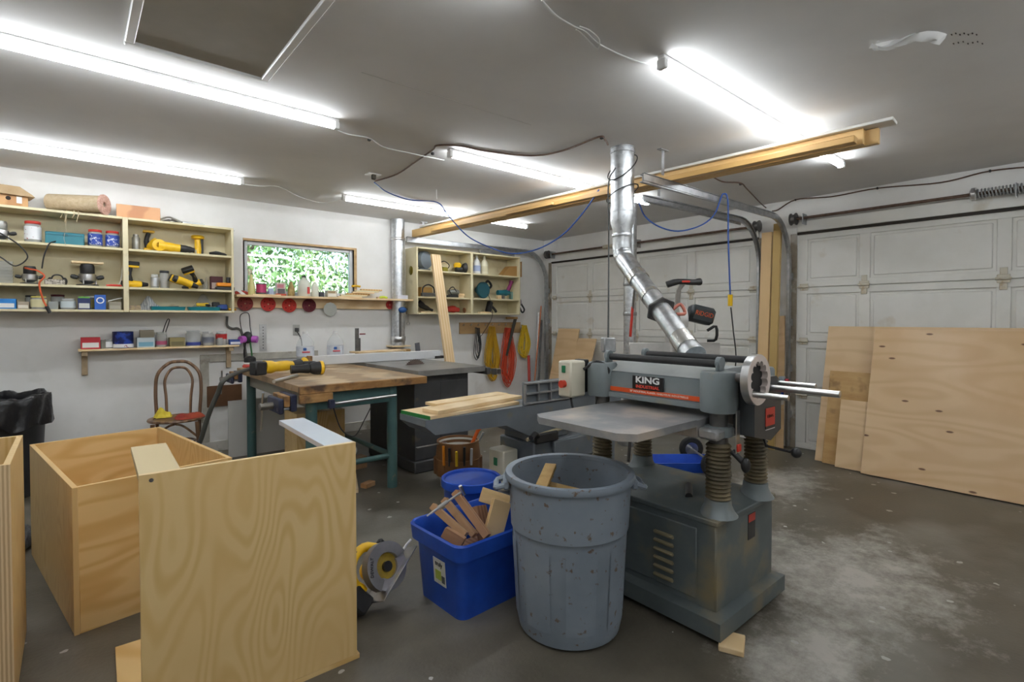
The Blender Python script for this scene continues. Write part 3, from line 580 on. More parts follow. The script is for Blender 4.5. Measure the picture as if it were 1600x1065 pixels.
b = MB(); b.cyl((HWX, HWY+.005, HWZ), (HWX, -.30, HWZ), .018, n=12); b.box((HWX, HWY+.005, HWZ), (.135, .012, .03), .004); b.build('wheel_shaft', DSTEEL, hw)
b = MB(); b.cyl((HWX-.055, HWY-.03, HWZ-.05), (HWX-.055, HWY-.155, HWZ-.05), .012, .010, n=12); b.build('crank_handle', STEEL, hw)
b = MB(); b.prism([(-.12, .80), (.03, .765), (.13, .80), (.13, 1.0), (.08, 1.03), (-.12, 1.03)], -.425, -.34, 'y'); gc = b.build('gear_cover', P('3a3e41', .4), pl)
MB().box((.02, -.4262, .865), (.085, .003, .075)).build('red_label', P('c23a30', .4), gc)
text('lettering', 'KING', .018, P('1a1a1a', .4), gc, (.02, -.4282, .868), (PI/2, 0, 0), width=.06); MB().box((.02, -.4265, .823), (.085, .003, .012)).build('label_strip', P('1c1c1e', .4), gc); MB().box((.02, -.4266, .815), (.085, .003, .004)).build('label_strip', P('cfcfcf', .4), gc)
MB().box((-.165, -.3795, .82), (.028, .004, .17)).build('depth_scale', STEEL, pl)
b = MB(); b.box((-.165, -.385, .757), (.03, .008, .03), .003); b.build('scale_pointer', RED, pl)
b = MB(); b.cyl((-.17, -.36, .74), (-.17, -.41, .70), .012, n=10); b.ball((-.17, -.415, .695), (.022, .018, .03), 12, 8); b.build('lock_knob', BLACK, pl)
b = MB(); b.tube([(.10, -.36, .77), (.0, -.42, .745), (-.01, -.52, .742)], .006, n=8); b.ball((-.01, -.54, .742), .02, 12, 8); b.build('lock_lever', BLACK, pl)
for x, l_, z_ in ((.02, .31, .985), (.10, .20, 1.0)): MB().cyl((x, -.30, z_), (x, -.37-l_, z_), .0135 if l_ > .3 else .009, n=14).build('feed_rod', STEEL, pl)
MB().box((-.2405, -.2, .30), (.004, .001, .001)).build('bolt', STEEL, pl)
lab = MB().b2((.02, -.3405, .32), (.085, -.3385, .43)).build('data_plate', P('26262a', .4), cab); MB().b2((.022, -.3415, .395), (.083, -.3395, .428)).build('data_plate_header', P('b03428', .4), cab)
b = MB(); b.tube([(-.05, -.10, .512), (-.10, -.13, .505), (-.15, -.16, .50)], .016, n=10); b.build('cabinet_handle', BLACK, pl)
# switch box on the far side
sb = MB().b2((-.335, .365, .885), (-.225, .455, 1.062), .008).build('switch_box', mat('beige_case', (.60, .56, .44), .45, c2=(.66, .62, .50), scale=7), pl)
MB().b2((-.3395, .40, 1.005), (-.334, .425, 1.04), .002).build('start_button', P('1f7a4f', .4), sb); MB().cyl((-.336, .41, .95), (-.357, .41, .95), .019, n=16).build('stop_button', P('c8402a', .4), sb)
MB().b2((-.225, .375, .90), (-.19, .445, 1.065), .004).build('switch_back', BLACK, sb)
b = MB(); b.tube([(-.26, .35, 1.02), (-.22, .30, 1.06), (-.20, .24, 1.02), (-.20, .30, .90), (-.20, .33, .80)], .007, n=6, sub=4); b.tube([(-.30, .40, .89), (-.30, .38, .82), (-.28, .36, .79)], .006, n=6, sub=3); b.build('switch_cable', CORDK, sb)
tag(MB().b2((-.06, -.045, 0), (.06, .045, .022), .003).build('wood_shim', PINEX, loc=(PCX-.24, PCY-.40, 0), rz=.4), 'wooden shim block under the corner of the planer base', 'wood block')
tag(MB().b2((-.05, -.04, 0), (.05, .04, .022), .003).build('wood_shim', PINEX, loc=(PCX-.22, PCY+.33, 0), rz=.1), 'wooden shim under the planer base behind the grey bin', 'wood block')
# ================================================================ GREY BIN
gx, gy = -3.835, -4.114
t = thing('grey_bin', 'large grey round plastic bin with scuffed sides, in front of the planer', 'bin', (gx, gy, 0))
GBIN = mat('scuffed_grey_plastic', (.20, .24, .29), .5, c2=(.245, .285, .335), scale=4, c3=(.15, .10, .07), s3=34, m3=(.62, .69))
b = MB(); b.lathe([(.0, .006), (.19, .0), (.208, .012), (.218, .06), (.236, .40), (.238, .42), (.243, .425), (.252, .615), (.252, .63), (.240, .63), (.236, .61), (.226, .42), (.205, .06), (.19, .03), (0, .03)], 40); b.build('body', GBIN, t)
b = MB(); b.lathe([(.250, .612), (.266, .615), (.270, .628), (.266, .642), (.252, .645), (.240, .640), (.238, .625), (.245, .615)], 40, closed=True); b.build('rim', GBIN, t)
for a in (R(140), R(-40)):
    b = MB().at((0, 0, 0), (0, 0, a)); b.tube([(.25, -.05, .60), (.30, -.05, .585), (.305, 0, .575), (.30, .05, .585), (.25, .05, .60)], .012, n=8, sub=3); b.box((.262, 0, .595), (.03, .13, .04), .008); b.build('handle', GBIN, t)
for i in range(8):
    a = R(i*45+10); b = MB().at((0, 0, 0), (0, 0, a)); b.grid(lambda u, v: ((.2212+.0168*v)*math.cos((u-.5)*.52), (.2212+.0168*v)*math.sin((u-.5)*.52), .07+.31*v), 7, 2); b.build('side_panel', GBIN, t)
for i, (dx, dy, rz_, rx) in enumerate(((.02, .02, .5, .12), (-.06, .08, 2.2, -.10))):
    tag(MB().box((0, 0, 0), (.05, .28, .02), .002).build('scrap_board', mat('rusty_scrap', (.38, .22, .05), .6, c2=(.48, .30, .09), scale=20), loc=(gx+dx, gy+dy, (.545, .600)[i]), rot=(rx, 0, rz_)), 'brown scrap board %s inside the grey bin' % ('lying flat' if i else 'leaning'), 'scrap wood')
b = MB(); rnd = random.Random(3)
for i in range(60):
    a = rnd.random()*6.28; q = .21*rnd.random()**.5; b.box((q*math.cos(a), q*math.sin(a), .43+.05*rnd.random()), (.03+.06*rnd.random(), .02, .008), 0, rot=(rnd.random(), rnd.random(), rnd.random()*3))
b.lathe([(0, .44), (.226, .44)], 24)
o = b.build('shavings', mat('wood_shavings', (.34, .22, .08), .8, c2=(.5, .36, .18), scale=30), t); o['kind'] = 'stuff'
# ================================================================ WALL SHELVES
def wall_unit(x0, x1, xm, z0, z1, rows, D, label, left_visible):
    t = thing('wall_cabinet', label, 'shelf unit', ((x0+x1)/2, 0, z0)); c = (x0+x1)/2; T_ = .019
    for nm, xx in (('side_panel', x0+T_/2), ('side_panel', x1-T_/2), ('divider', xm)):
        MB().box((xx-c, -D/2, (z1-z0)/2), (T_ if nm != 'divider' else .036, D-.002, z1-z0-.002), .0015).build(nm, CREAM, t)
    for zz, nm in [(z0, 'bottom_board'), (z1-T_, 'top_board')]: MB().b2((x0+T_-c+.001, -D, zz-z0), (xm-.019-c, -.001, zz-z0+T_), .0015).build(nm, CREAM, t); MB().b2((xm+.019-c, -D, zz-z0), (x1-T_-.001-c, -.001, zz-z0+T_), .0015).build(nm, CREAM, t)
    for zz in rows:
        for a, e in ((x0+T_+.001, xm-.019), (xm+.019, x1-T_-.001)): MB().b2((a-c, -D, zz-z0-T_), (e-c, -.012, zz-z0), .0015).build('shelf', CREAM, t)
    MB().b2((x0+T_-c+.001, -.010, T_+.001), (x1-T_-c-.001, -.001, z1-z0-T_-.001)).build('back_panel', CREAM, t)
    return t
SD = .27; SZ0, SZ1 = 1.325, 2.11; R1, R2 = 1.535, 1.852
wall_unit(-5.89, -4.262, -5.065, SZ0, SZ1, (R1, R2), SD, 'long cream painted open shelf unit left of the window, full of tools', False)
ru = wall_unit(-2.335, -.715, -1.535, SZ0, 2.118, (R1, R2), SD, 'cream painted open shelf unit right of the window, behind the leaning board', True)
o = MB(); o.lathe([(0, 0), (.03, .0), (.03, .004), (.012, .008), (0, .01)], 18, ax=(-1, 0, 0)); b_ = o.build('brass_cup', P('8a7a2c', .35, .8), ru, loc=(-.8105, -.14, .52)); b_.scale = (1.4, 1.4, 1.8)
LZ = 1.50
t = thing('ledge_shelf', 'narrow wooden ledge under the window on a ledger board', 'shelf', (-3.295, 0, LZ-.12))
MB().prism([(-.935, -.22), (.94, -.22), (.94, -.001), (.905, -.001), (.905, -.165), (.735, -.165), (.735, -.001), (-.935, -.001)], .10, .12).build('shelf_board', PINEX, t)
MB().b2((-.935, -.04, .0), (.735, -.001, .099), .002).build('ledger_board', PINEX, t); MB().b2((.905, -.04, .0), (.935, -.001, .099), .002).build('ledger_board', PINEX, t)
QZ = 1.022
t = thing('small_shelf', 'small pine wall shelf on two wooden brackets, holding jars and boxes', 'shelf', (-4.785, 0, QZ-.2))
MB().b2((-.59, -.17, .183), (.585, -.001, .20), .002).build('shelf_board', PINEX, t)
for x in (-.55, .52):
    MB().b2((x-.02, -.04, -.02), (x+.02, -.001, .182), .002).b2((x-.02, -.15, .145), (x+.02, -.04, .182), .002).build('bracket', mat('old_bracket', (.36, .26, .15), .6, c2=(.5, .38, .24), scale=12), t)
# ================================================================ WORKBENCH
BX0, BX1, BY0, BY1, BZ = -4.28, -3.32, -2.13, -.42, .825
TEAL = mat('teal_steel', (.050, .115, .115), .45, c2=(.065, .14, .135), scale=7, c3=(.16, .17, .14), s3=14, m3=(.66, .72))
BLOCK = mat('worn_butcher_block', (.34, .22, .11), .5, c2=(.52, .38, .22), kind='wave', scale=5, stretch=(.15, 1, 1), dist=3, detail=4, c3=(.17, .12, .075), s3=3.4, m3=(.48, .72))
BEDGE = mat('worn_bench_edge', (.27, .13, .038), .55, c2=(.44, .25, .09), scale=16, stretch=(.4, 1, 1), c3=(.08, .045, .025), s3=8, m3=(.52, .66))
bx, by = (BX0+BX1)/2, (BY0+BY1)/2
wbn = thing('workbench', 'worn butcher block workbench on teal steel legs with a front vise', 'workbench', (bx, by, 0))
hx, hy = (BX1-BX0)/2, (BY1-BY0)/2
b = MB(); n_ = 12
for i in range(n_): 
    y_ = -hy+.04+(2*hy-.04)*i/n_; MB().b2((-hx+.002, y_, BZ-.045), (hx-.002, y_+(2*hy-.04)/n_-.0012, BZ), .002).build('top_plank', BLOCK, wbn)
MB().b2((-hx, -hy, BZ-.055), (hx, -hy+.039, BZ), .004).build('front_edge', BEDGE, wbn)
MB().b2((-hx, -hy-.002, BZ-.115), (-hx+.22, -hy+.036, BZ-.056), .004).build('vise_block', BEDGE, wbn)
for sx, sy in ((-1, -1), (1, -1), (-1, 1), (1, 1)):
    xx = -hx+.10 if sx < 0 else hx-.26; yy = sy*(hy-.08)
    MB().cyl((xx, yy, 0), (xx, yy, BZ-.056), .038, n=18).build('leg', TEAL, wbn)
for sy in (-1, 1): MB().b2((-hx+.12, sy*(hy-.08)-.02, BZ-.175), (hx-.28, sy*(hy-.08)+.02, BZ-.057), .003).build('apron', TEAL, wbn)
MB().b2((-hx+.08, -hy+.12, BZ-.16), (-hx+.12, hy-.12, BZ-.057), .003).build('side_apron', mat('putty_steel', (.33, .33, .27), .5), wbn)
MB().cyl((-hx+.12, -hy+.08, .24), (hx-.28, -hy+.08, .24), .02, n=12).build('stretcher', TEAL, wbn)
MB().cyl((hx-.26, -hy+.10, .24), (hx-.26, hy-.10, .24), .02, n=12).build('stretcher', TEAL, wbn)
NAVY = mat('navy_vise_paint', (.018, .022, .05), .45, c2=(.03, .035, .075), scale=12)
def vise(loc, rz, label, s=1.):
    v = thing('bench_vise', label, 'vise', loc, rz)       # jaws face local -x
    MB().b2((-.045*s, -.13*s, -.11*s), (-.005, .13*s, 0), .006).build('jaw', NAVY, v); MB().b2((-.085*s, -.125*s, -.075*s), (-.048*s, .125*s, -.004), .003).build('wood_jaw', BEDGE, v)
    MB().b2((-.12*s, -.13*s, -.12*s), (-.087*s, .13*s, -.02), .008).build('front_jaw', NAVY, v)
    for y in (-.09, .09): MB().cyl((-.12*s, y*s, -.09*s), (-.001, y*s, -.09*s), .012*s, n=10).build('guide_rod', STEEL, v)
    MB().cyl((-.20*s, 0, -.075*s), (-.12*s, 0, -.075*s), .024*s, n=14).build('screw_boss', mat('worn_iron', (.16, .15, .13), .4, .7, c2=(.28, .26, .23), scale=14), v)
    MB().cyl((-.185*s, -.02, .02*s), (-.185*s, .03, -.24*s), .008*s, n=8).build('tommy_bar', STEEL, v)
    return v
vise((BX0+.0, BY0+.17, BZ-.056), 0, 'navy bench vise on the near corner of the workbench')
vise((BX0+.0, BY1-.13, BZ-.02), 0, 'navy bench vise on the far end of the workbench by the hose', .8)
cl = thing('pipe_clamp', 'steel pipe clamp bar lying under the bench front edge', 'clamp', (BX0+.24, BY0-.005, BZ-.13))
MB().cyl((-.02, -.018, 0), (.44, -.018, .012), .011, n=10).build('bar', STEEL, cl); MB().b2((-.06, -.035, -.03), (-.02, .0, .03), .004).build('clamp_head', NAVY, cl)
# things stored under the bench
tag(MB().b2((-.006, -.28, 0), (.006, .28, .52)).build('pegboard', mat('white_pegboard', (.62, .61, .58), .6, c2=(.60, .59, .56), scale=3), loc=(-4.06, -.35, 0), rz=PI/2+.0), 'white pegboard sheet standing under the bench', 'pegboard')
tag(MB().b2((-.15, -.012, 0), (.15, .012, .20), .003).build('brown_plywood', mat('dark_stained_ply', (.10, .045, .018), .5, c2=(.15, .07, .03), scale=8), loc=(-4.30, -.0125, .43)), 'dark brown panel held on the wall behind the bench legs', 'panel')
tag(MB().b2((-.20, -.16, 0), (.20, .16, .50), .003).build('plywood_crate', BIRCH, loc=(-3.84, -1.15, 0), rz=0), 'pale plywood crate standing under the bench', 'crate')
tag(MB().b2((-.15, -.05, 0), (.15, .05, .10), .003).build('brown_block', mat('brown_block', (.20, .11, .05), .6, c2=(.28, .16, .08), scale=9), loc=(-3.66, -1.42, .0), rz=.1), 'brown wooden block on the floor in front of the plywood crate', 'wood block')
b = MB(); b.ball((0, 0, 0), (.055, .05, .055), 14, 10); tag(b.build('white_globe', WHITE, loc=(-3.63, -1.40, .155)), 'white globe lamp resting on the brown block under the bench', 'globe')
tag(MB().b2((-.42, -.02, 0), (.42, .02, .03), .003).build('floor_batten', PINEX, loc=(-3.70, -1.62, 0), rz=1.2), 'wooden batten lying on the floor under the bench', 'batten')
tag(MB().b2((-.05, -.03, 0), (.05, .03, .035), .003).build('wood_offcut', mat('reddish_offcut', (.38, .19, .08), .6, c2=(.5, .3, .15), scale=12), loc=(-3.72, -1.93, 0), rz=.4), 'small reddish wood offcut on the floor by the bench leg', 'wood block')
b = MB(); b.tube([(0, 0, 0), (.05, -.02, -.16), (.14, -.03, -.22), (.22, -.02, -.12), (.30, .0, .0)], .004, n=6, sub=5); tag(b.build('dangling_cable', CORDK, loc=(-4.02, BY0+.105, BZ-.176)), 'black cable drooping below the bench apron', 'cable')
# ================================================================ TABLE SAW
TX0, TX1, TY0, TY1, TZ = -3.30, -2.62, -1.96, -.55, .852
ts = thing('table_saw', 'dark cabinet table saw with grey iron top beside the workbench', 'table saw', ((TX0+TX1)/2, (TY0+TY1)/2, 0))
cx, cy = (TX0+TX1)/2, (TY0+TY1)/2
SAWD = mat('dark_saw_cabinet', (.048, .049, .052), .5, c2=(.066, .067, .070), scale=5, c3=(.12, .10, .07), s3=9, m3=(.64, .74))
SAWT = mat('saw_iron_top', (.19, .185, .175), .36, .25, c2=(.27, .265, .25), scale=5, c3=(.28, .24, .19), s3=6, m3=(.60, .78))
MB().b2((TX0-cx, TY0-cy, TZ-.05), (TX1-cx, -1.0-cy, TZ), .004).build('table_top', SAWT, ts); MB().b2((TX0-cx, -.998-cy, TZ-.05), (TX1-cx, TY1-cy, TZ), .004).build('extension_wing', SAWT, ts)
MB().b2((TX0+.01-cx, -1.88-cy, .10), (TX1-.13-cx, -1.05-cy, TZ-.051), .006).build('cabinet', SAWD, ts)
MB().b2((TX0+.0-cx, -1.90-cy, 0), (TX1-.11-cx, -1.03-cy, .10), .01).build('plinth', SAWD, ts)
MB().b2((TX0+.26-cx, -1.884-cy, .20), (TX1-.14-cx, -1.8805-cy, .74), .002).build('cabinet_panel', SAWD, ts)
b = MB(); n = 40; rr = .127; pts = []
for i in range(n*2): a = PI*i/n; q = rr if i % 2 else rr-.010; pts.append((q*math.cos(a+.04*(i % 2)), q*math.sin(a+.04*(i % 2))))
b.at((-3.03-cx, -1.44-cy, TZ-.075)); b.prism(pts, -.0015, .0015, 'y'); b.build('saw_blade', mat('rusty_blade', (.10, .075, .065), .45, .5, c2=(.16, .12, .10), scale=20), ts)
MB().b2((TX1-cx+.002, TY0-.02-cy, TZ-.075), (TX1+.045-cx, TY1-cy, TZ-.015), .003).build('front_rail', DSTEEL, ts)
b = MB(); b.ring([(-.026, -.026), (.026, -.026), (.026, .026), (-.026, .026)], [(-.022, -.022), (.022, -.022), (.022, .022), (-.022, .022)], TY0-.10-cy, TY0-.018-cy, 'y'); o = b.build('rail_tube', STEEL, ts); o.location = (TX1+.075-cx, 0, TZ-.05)
b = MB(); b.lathe([(.085, -.006), (.10, 0), (.085, .006)], 24, (TX1-.02-cx, -1.60-cy, .55), (1, 0, 0), closed=True); b.cyl((TX1-.12-cx, -1.60-cy, .55), (TX1-.015-cx, -1.60-cy, .55), .014, n=10); b.box((TX1-.02-cx, -1.60-cy, .55), (.012, .17, .02), .003); b.build('hand_wheel', DSTEEL, ts)
f = thing('rip_fence', 'long white faced rip fence lying across the saw and the bench', 'fence', (-3.07, -.93, TZ)); 
MB().b2((-.72, -.03, .004), (.62, .03, .085), .003).build('face', mat('white_melamine', (.66, .68, .70), .4, c2=(.72, .73, .74), scale=6), f); MB().b2((-.75, -.034, .004), (-.721, .034, .088), .001).build('end_block', BEDGE, f); MB().b2((.55, -.035, .0), (.66, .035, .028), .003).build('fence_clamp', BLACK, f)
# ================================================================ JOINTER
JC = Vector((-3.2, -3.1, 0)); jt = thing('jointer', 'grey jointer with ribbed cast fence, boards stacked on its long bed', 'jointer', JC)
JG = mat('jointer_grey', (.125, .145, .165), .45, c2=(.155, .175, .195), scale=6, c3=(.19, .17, .12), s3=8, m3=(.60, .72))
JZ = .735
b = MB(); b.prism([(-.80, JZ-.035), (-.74, JZ-.085), (-.25, JZ-.10), (-.06, JZ-.19), (.32, JZ-.19), (.42, JZ-.10), (.85, JZ-.06), (.85, JZ), (-.80, JZ)], -.14, .14, 'y'); b.build('bed', JG, jt)
MB().b2((-.05, -.17, .13), (.75, .17, .50), .01).build('base_cabinet', JG, jt); MB().b2((-.07, -.19, 0), (.77, .19, .129), .006).build('base_plinth', JG, jt)
MB().b2((-.04, -.13, .501), (.30, .13, JZ-.191), .006).build('cutter_housing', JG, jt)
MB().b2((.10, -.20, .36), (.62, -.172, .495), .006).build('belt_guard', JG, jt)
# ribbed fence, its back turned to the bin
fz = MB(); fz.b2((-.10, -.126, JZ+.002), (.70, -.112, JZ+.145), .003); fen = fz.build('fence_plate', JG, jt)
FG = mat('fence_cast', (.20, .21, .21), .4, .3, c2=(.28, .28, .28), scale=9)
for z_ in (.012, .072, .135): MB().b2((-.10, -.150, JZ+z_-.006), (.34, -.127, JZ+z_+.006), .002).build('rib', FG, fen)
for i in range(5): MB().b2((-.10+i*.108, -.150, JZ+.019), (-.09+i*.108, -.127, JZ+.128), .002).build('rib', FG, fen)
MB().tube([(.40, -.14, JZ+.08), (.46, -.20, JZ+.10), (.50, -.22, JZ+.05), (.56, -.19, JZ-.01)], .022, n=10, sub=3).build('fence_arm', FG, jt)
MB().tube([(.36, -.15, JZ+.10), (.43, -.19, JZ+.13), (.47, -.19, JZ+.11)], .010, n=8, sub=3).build('lock_lever', STEEL, jt)
MB().tube([(-.02, -.18, .54), (-.09, -.22, .575), (-.14, -.24, .56)], .016, n=10).build('adjust_handle', BLACK, jt); MB().b2((-.06, -.20, .50), (.14, -.172, .56), .008).build('handle_mount', BLACK, jt)
sb = MB().b2((-.195, -.05, .20), (-.075, .10, .45), .008).build('switch_box', _M['beige_case'], jt); MB().b2((-.075, .0, .22), (-.05, .06, .40), .003).build('box_mount', BLACK, sb); MB().b2((-.1995, .01, .35), (-.1945, .045, .40), .002).build('start_button', P('1f7a4f', .4), sb); MB().cyl((-.195, .03, .27), (-.22, .03, .27), .022, n=14).build('stop_button', P('a02430', .4), sb)
MB().tube([(.2, -.16, .56), (.05, -.165, .55), (-.1, -.16, .53)], .012, n=8, sub=3).build('saw_dust_ridge', mat('sawdust', (.42, .36, .24), .9), jt)
# boards on the bed
def flat_board(name, p, q, wdt, th, zb, m, label, cat='board', grp=None):
    p = Vector(p); q = Vector(q); d = q-p; L = d.length; c = (p+q)/2
    return tag(MB().box((0, 0, th/2), (L, wdt, th), .0015).build(name, m, loc=(c.x, c.y, zb), rz=math.atan2(d.y, d.x)), label, cat, grp)
bd = flat_board('pine_plank', (-3.985, -3.105), (-3.30, -3.04), .27, .019, JZ+.0005, PINEX, 'wide pine plank with green painted end lying on the jointer bed'); MB().b2((-.346, -.136, .0), (-.3441, .136, .0195)).build('painted_end', P('1f7a35', .5), bd)
flat_board('pine_plank', (-3.93, -3.17), (-3.22, -3.05), .13, .021, JZ+.0205, PINEX, 'upper pine plank resting on the green ended plank')
flat_board('pine_plank', (-3.80, -2.965), (-3.20, -2.905), .11, .018, JZ+.0205, PINEX, 'short back pine plank resting beside the upper plank on the jointer')
# ================================================================ CABINET CARCASSES
def carcass(loc, rz, W, D, H, label, th=.018):
    c = thing('cabinet_box', label, 'cabinet', loc, rz)
    MB().b2((0, 0, 0), (th, D, H), .001).build('side_panel', BIRCH, c); MB().b2((W-th, 0, 0), (W, D, H), .001).build('side_panel', BIRCH, c)
    MB().b2((th, 0, 0), (W-th, th, H), .001).build('end_panel', BIRCHH, c); MB().b2((th, D-th, 0), (W-th, D, H), .001).build('end_panel', BIRCHH, c)
    MB().b2((th, th, .02), (W-th, D-th, .02+th), .0).build('back_panel', BIRCHH, c)
    # pale veneer edges along the rim
    for lo, hi in (((0, 0), (th, D)), ((W-th, 0), (W, D)), ((th, 0), (W-th, th)), ((th, D-th), (W-th, D))): MB().b2((*lo, H), (*hi, H+.0012)).build('edge_band', P('d8b478', .5), c)
    MB().b2((-.0012, -.0012, 0), (.016, .0, H)).build('edge_band', P('cfae78', .5), c)
    return c
carcass((-5.413, -2.895, 0), R(9.2), .60, 1.10, .594, 'open birch plywood cabinet box lying on its back on the floor')
b = MB().b2((-6.15, -3.27, 0), (-5.562, -3.252, .80), .001); c = thing('cabinet_box', 'birch plywood cabinet box cut off beside the black bin and hose', 'cabinet', (-6.15, -3.27, 0))
MB().b2((0, 0, 0), (.588, .018, .80), .001).build('side_panel', BIRCH, c); MB().b2((0, .535, 0), (.588, .553, .80), .001).build('side_panel', BIRCH, c); MB().b2((.57, .018, 0), (.588, .535, .80), .001).build('back_panel', BIRCH, c); MB().b2((0, .018, .09), (.57, .535, .108), .001).build('bottom_panel', BIRCHH, c); MB().b2((.5, -.0012, 0), (.588, -.0001, .80)).build('edge_band', EDGE, c)
# the upright box: big panel facing the camera side
c = thing('cabinet_box', 'upright birch plywood cabinet with a tall plain panel and top rails', 'cabinet', (-5.262, -3.745, 0), R(-1.5))
MB().b2((0, 0, .019), (.652, .018, .812), .001).build('side_panel', BIRCH, c); MB().b2((0, .0, .8122), (.652, .018, .8134)).build('edge_band', P('dcc08c', .5), c)
MB().b2((-.05, .0, 0), (.662, .62, .0185), .001).build('bottom_panel', BIRCHH, c)
MB().b2((.634, .0185, .019), (.652, .38, .772), .001).build('back_panel', BIRCHH, c)
MB().b2((.545, .0185, .792), (.652, .62, .812), .001).build('top_rail', mat('rail_reflection', (.60, .62, .70), .25, c2=(.64, .66, .72), scale=4), c); MB().b2((.0, .0185, .792), (.105, .44, .812), .001).build('top_rail', P('c9b68a', .5), c)  # bluish white reflection on the right rail is put into its base colour
MB().cyl((.03, -.0008, .795), (.03, .0002, .795), .006, n=10).build('screw', DSTEEL, c)
# ================================================================ CONTAINERS
t = thing('blue_pail', 'blue plastic pail with snap lid and shredded rim behind the tote', 'pail', (-3.72, -3.26, 0)); BLUE = mat('blue_plastic', hexc('1f49ad'), .35, c2=hexc('2456c4'), scale=6)
MB().lathe([(.0, 0), (.135, 0), (.14, .01), (.152, .34), (.156, .345), (.156, .36), (.15, .365)], 32).build('body', BLUE, t)
MB().lathe([(.158, .345), (.166, .347), (.168, .36), (.166, .388), (.160, .392), (.15, .388), (.146, .376), (.0, .374)], 32).build('lid', BLUE, t)
tt = thing('blue_tote', 'blue open plastic tote full of wood offcuts, paper sticker on its end', 'tote', (-3.965, -3.660, 0), R(2)); tt.scale = (1.04, 1.04, 1.02)
def rrect(hx, hy, r, k=5):
    out = []
    for sx, sy, a0 in ((1, 1, 0), (-1, 1, 90), (-1, -1, 180), (1, -1, 270)):
        for i in range(k+1): a = R(a0+90*i/k); out.append((sx*(hx-r)+r*math.cos(a), sy*(hy-r)+r*math.sin(a)))
    return out
def loft(b, rings, cap0=True, cap1=False):
    n = len(rings[0]); vs = [p for r_ in rings for p in r_]; fs = []
    for j in range(len(rings)-1):
        for i in range(n): fs.append((j*n+i, j*n+(i+1) % n, (j+1)*n+(i+1) % n, (j+1)*n+i))
    if cap0: fs.append(tuple(range(n))[::-1])
    if cap1: fs.append(tuple(range((len(rings)-1)*n, len(rings)*n)))
    return b.add(vs, fs)
def rz_(hx, hy, r, z): return [(x, y, z) for x, y in rrect(hx, hy, r)]
b = MB(); loft(b, [rz_(.215, .155, .04, .0), rz_(.232, .172, .045, .25), rz_(.236, .176, .045, .26), rz_(.252, .192, .05, .262), rz_(.258, .198, .05, .325), rz_(.252, .192, .05, .333), rz_(.246, .186, .05, .328), rz_(.232, .172, .045, .262), rz_(.21, .15, .04, .012)], True, True); b.build('body', BLUE, tt)
st = MB().box((-.2285, -.02, .165), (.002, .085, .11), 0, rot=(0, -.07, 0)).build('sticker', P('cfcfc8', .5), tt)
text('lettering', 'truly', .028, P('2a2a2a', .5), st, (-.2338, -.02, .20), (PI/2, 0, -PI/2)); MB().box((-.2295, -.012, .15), (.002, .04, .04), 0, rot=(0, -.07, 0)).build('sticker_print', P('a8b84c', .5), st); MB().box((-.2295, -.048, .14), (.002, .02, .03), 0, rot=(0, -.07, 0)).build('sticker_print', P('55585a', .5), st)
def offcut(p, d, rot, m, label, nm='wood_offcut', grp=None): return tag(MB().box((0, 0, 0), d, .002).build(nm, m, loc=p, rot=rot), label, 'offcut', grp)
OC = [mat('offcut_%d' % i, c_, .55, c2=c2_, kind='wave', scale=12, stretch=(1, 1, .2), dist=2) for i, (c_, c2_) in enumerate((((.42, .24, .12), (.56, .36, .20)), ((.30, .15, .07), (.42, .23, .12)), ((.55, .36, .14), (.66, .46, .22)), ((.22, .10, .05), (.32, .17, .09))))]
def stick(a, b_, w_, t_, m, label, roll=0., nm='wood_offcut', cat='offcut'):
    a = Vector(a); b_ = Vector(b_); d = b_-a; L = d.length; q = d.to_track_quat('Z', 'Y') @ Quaternion((0, 0, 1), roll)
    o = MB().b2((-w_/2, -t_/2, 0), (w_/2, t_/2, L), .0015).build(nm, m, loc=a); o.rotation_euler = q.to_euler(); return tag(o, label, cat)
def TQ(x, y, d): return CAM_LOC+ray(x, y)*d
stick(TQ(728, 836, 2.28), TQ(676, 790, 2.36), .045, .03, OC[0], 'pale striped offcut stick poking out of the blue tote', .5)
stick(TQ(742, 836, 2.36), TQ(694, 780, 2.46), .045, .03, OC[0], 'second pale offcut stick beside the first one in the tote', .5)
stick(TQ(762, 838, 2.30), TQ(711, 768, 2.42), .035, .032, OC[1], 'longest brown offcut stick leaning in the blue tote', .4)
stick(TQ(724, 848, 2.225), TQ(694, 830, 2.245), .045, .045, OC[1], 'short chunky offcut block at the front of the tote', .3)
stick(TQ(768, 842, 2.36), TQ(784, 782, 2.42), .030, .09, OC[2], 'golden plywood offcut with a bolt standing in the tote', -.55)
stick(TQ(796, 786, 2.56), TQ(752, 772, 2.58), .07, .07, OC[2], 'pale wood block on the pile at the back of the tote', .4)
stick(TQ(760, 846, 2.44), TQ(748, 790, 2.50), .09, .03, OC[3], 'dark red brown offcut in the middle of the tote', .5)
offcut((-3.97, -3.665, .112), (.36, .24, .17), (0, 0, R(2)), OC[3], 'dark bottom layer of wood scraps filling the tote')
ca, cb_ = TQ(667, 806, 2.27), TQ(724, 766, 2.38); cdv = cb_-ca
cb = thing('bar_clamp', 'steel bar clamp lying across the offcuts in the tote', 'clamp', ca); cb.rotation_euler = cdv.to_track_quat('X', 'Z').to_euler(); L = cdv.length
MB().box((L*.55, 0, 0), (L*.9, .012, .007), .001).build('bar', STEEL, cb); MB().cyl((L*.97, 0, -.02), (L*.97, 0, .03), .009, n=8).build('jaw', STEEL, cb); MB().cyl((0, 0, 0), (L*.35, 0, 0), .004, n=8).build('screw', STEEL, cb); MB().cyl((L*.3, 0, 0), (L*.55, 0, 0), .010, n=8).build('sleeve', STEEL, cb)
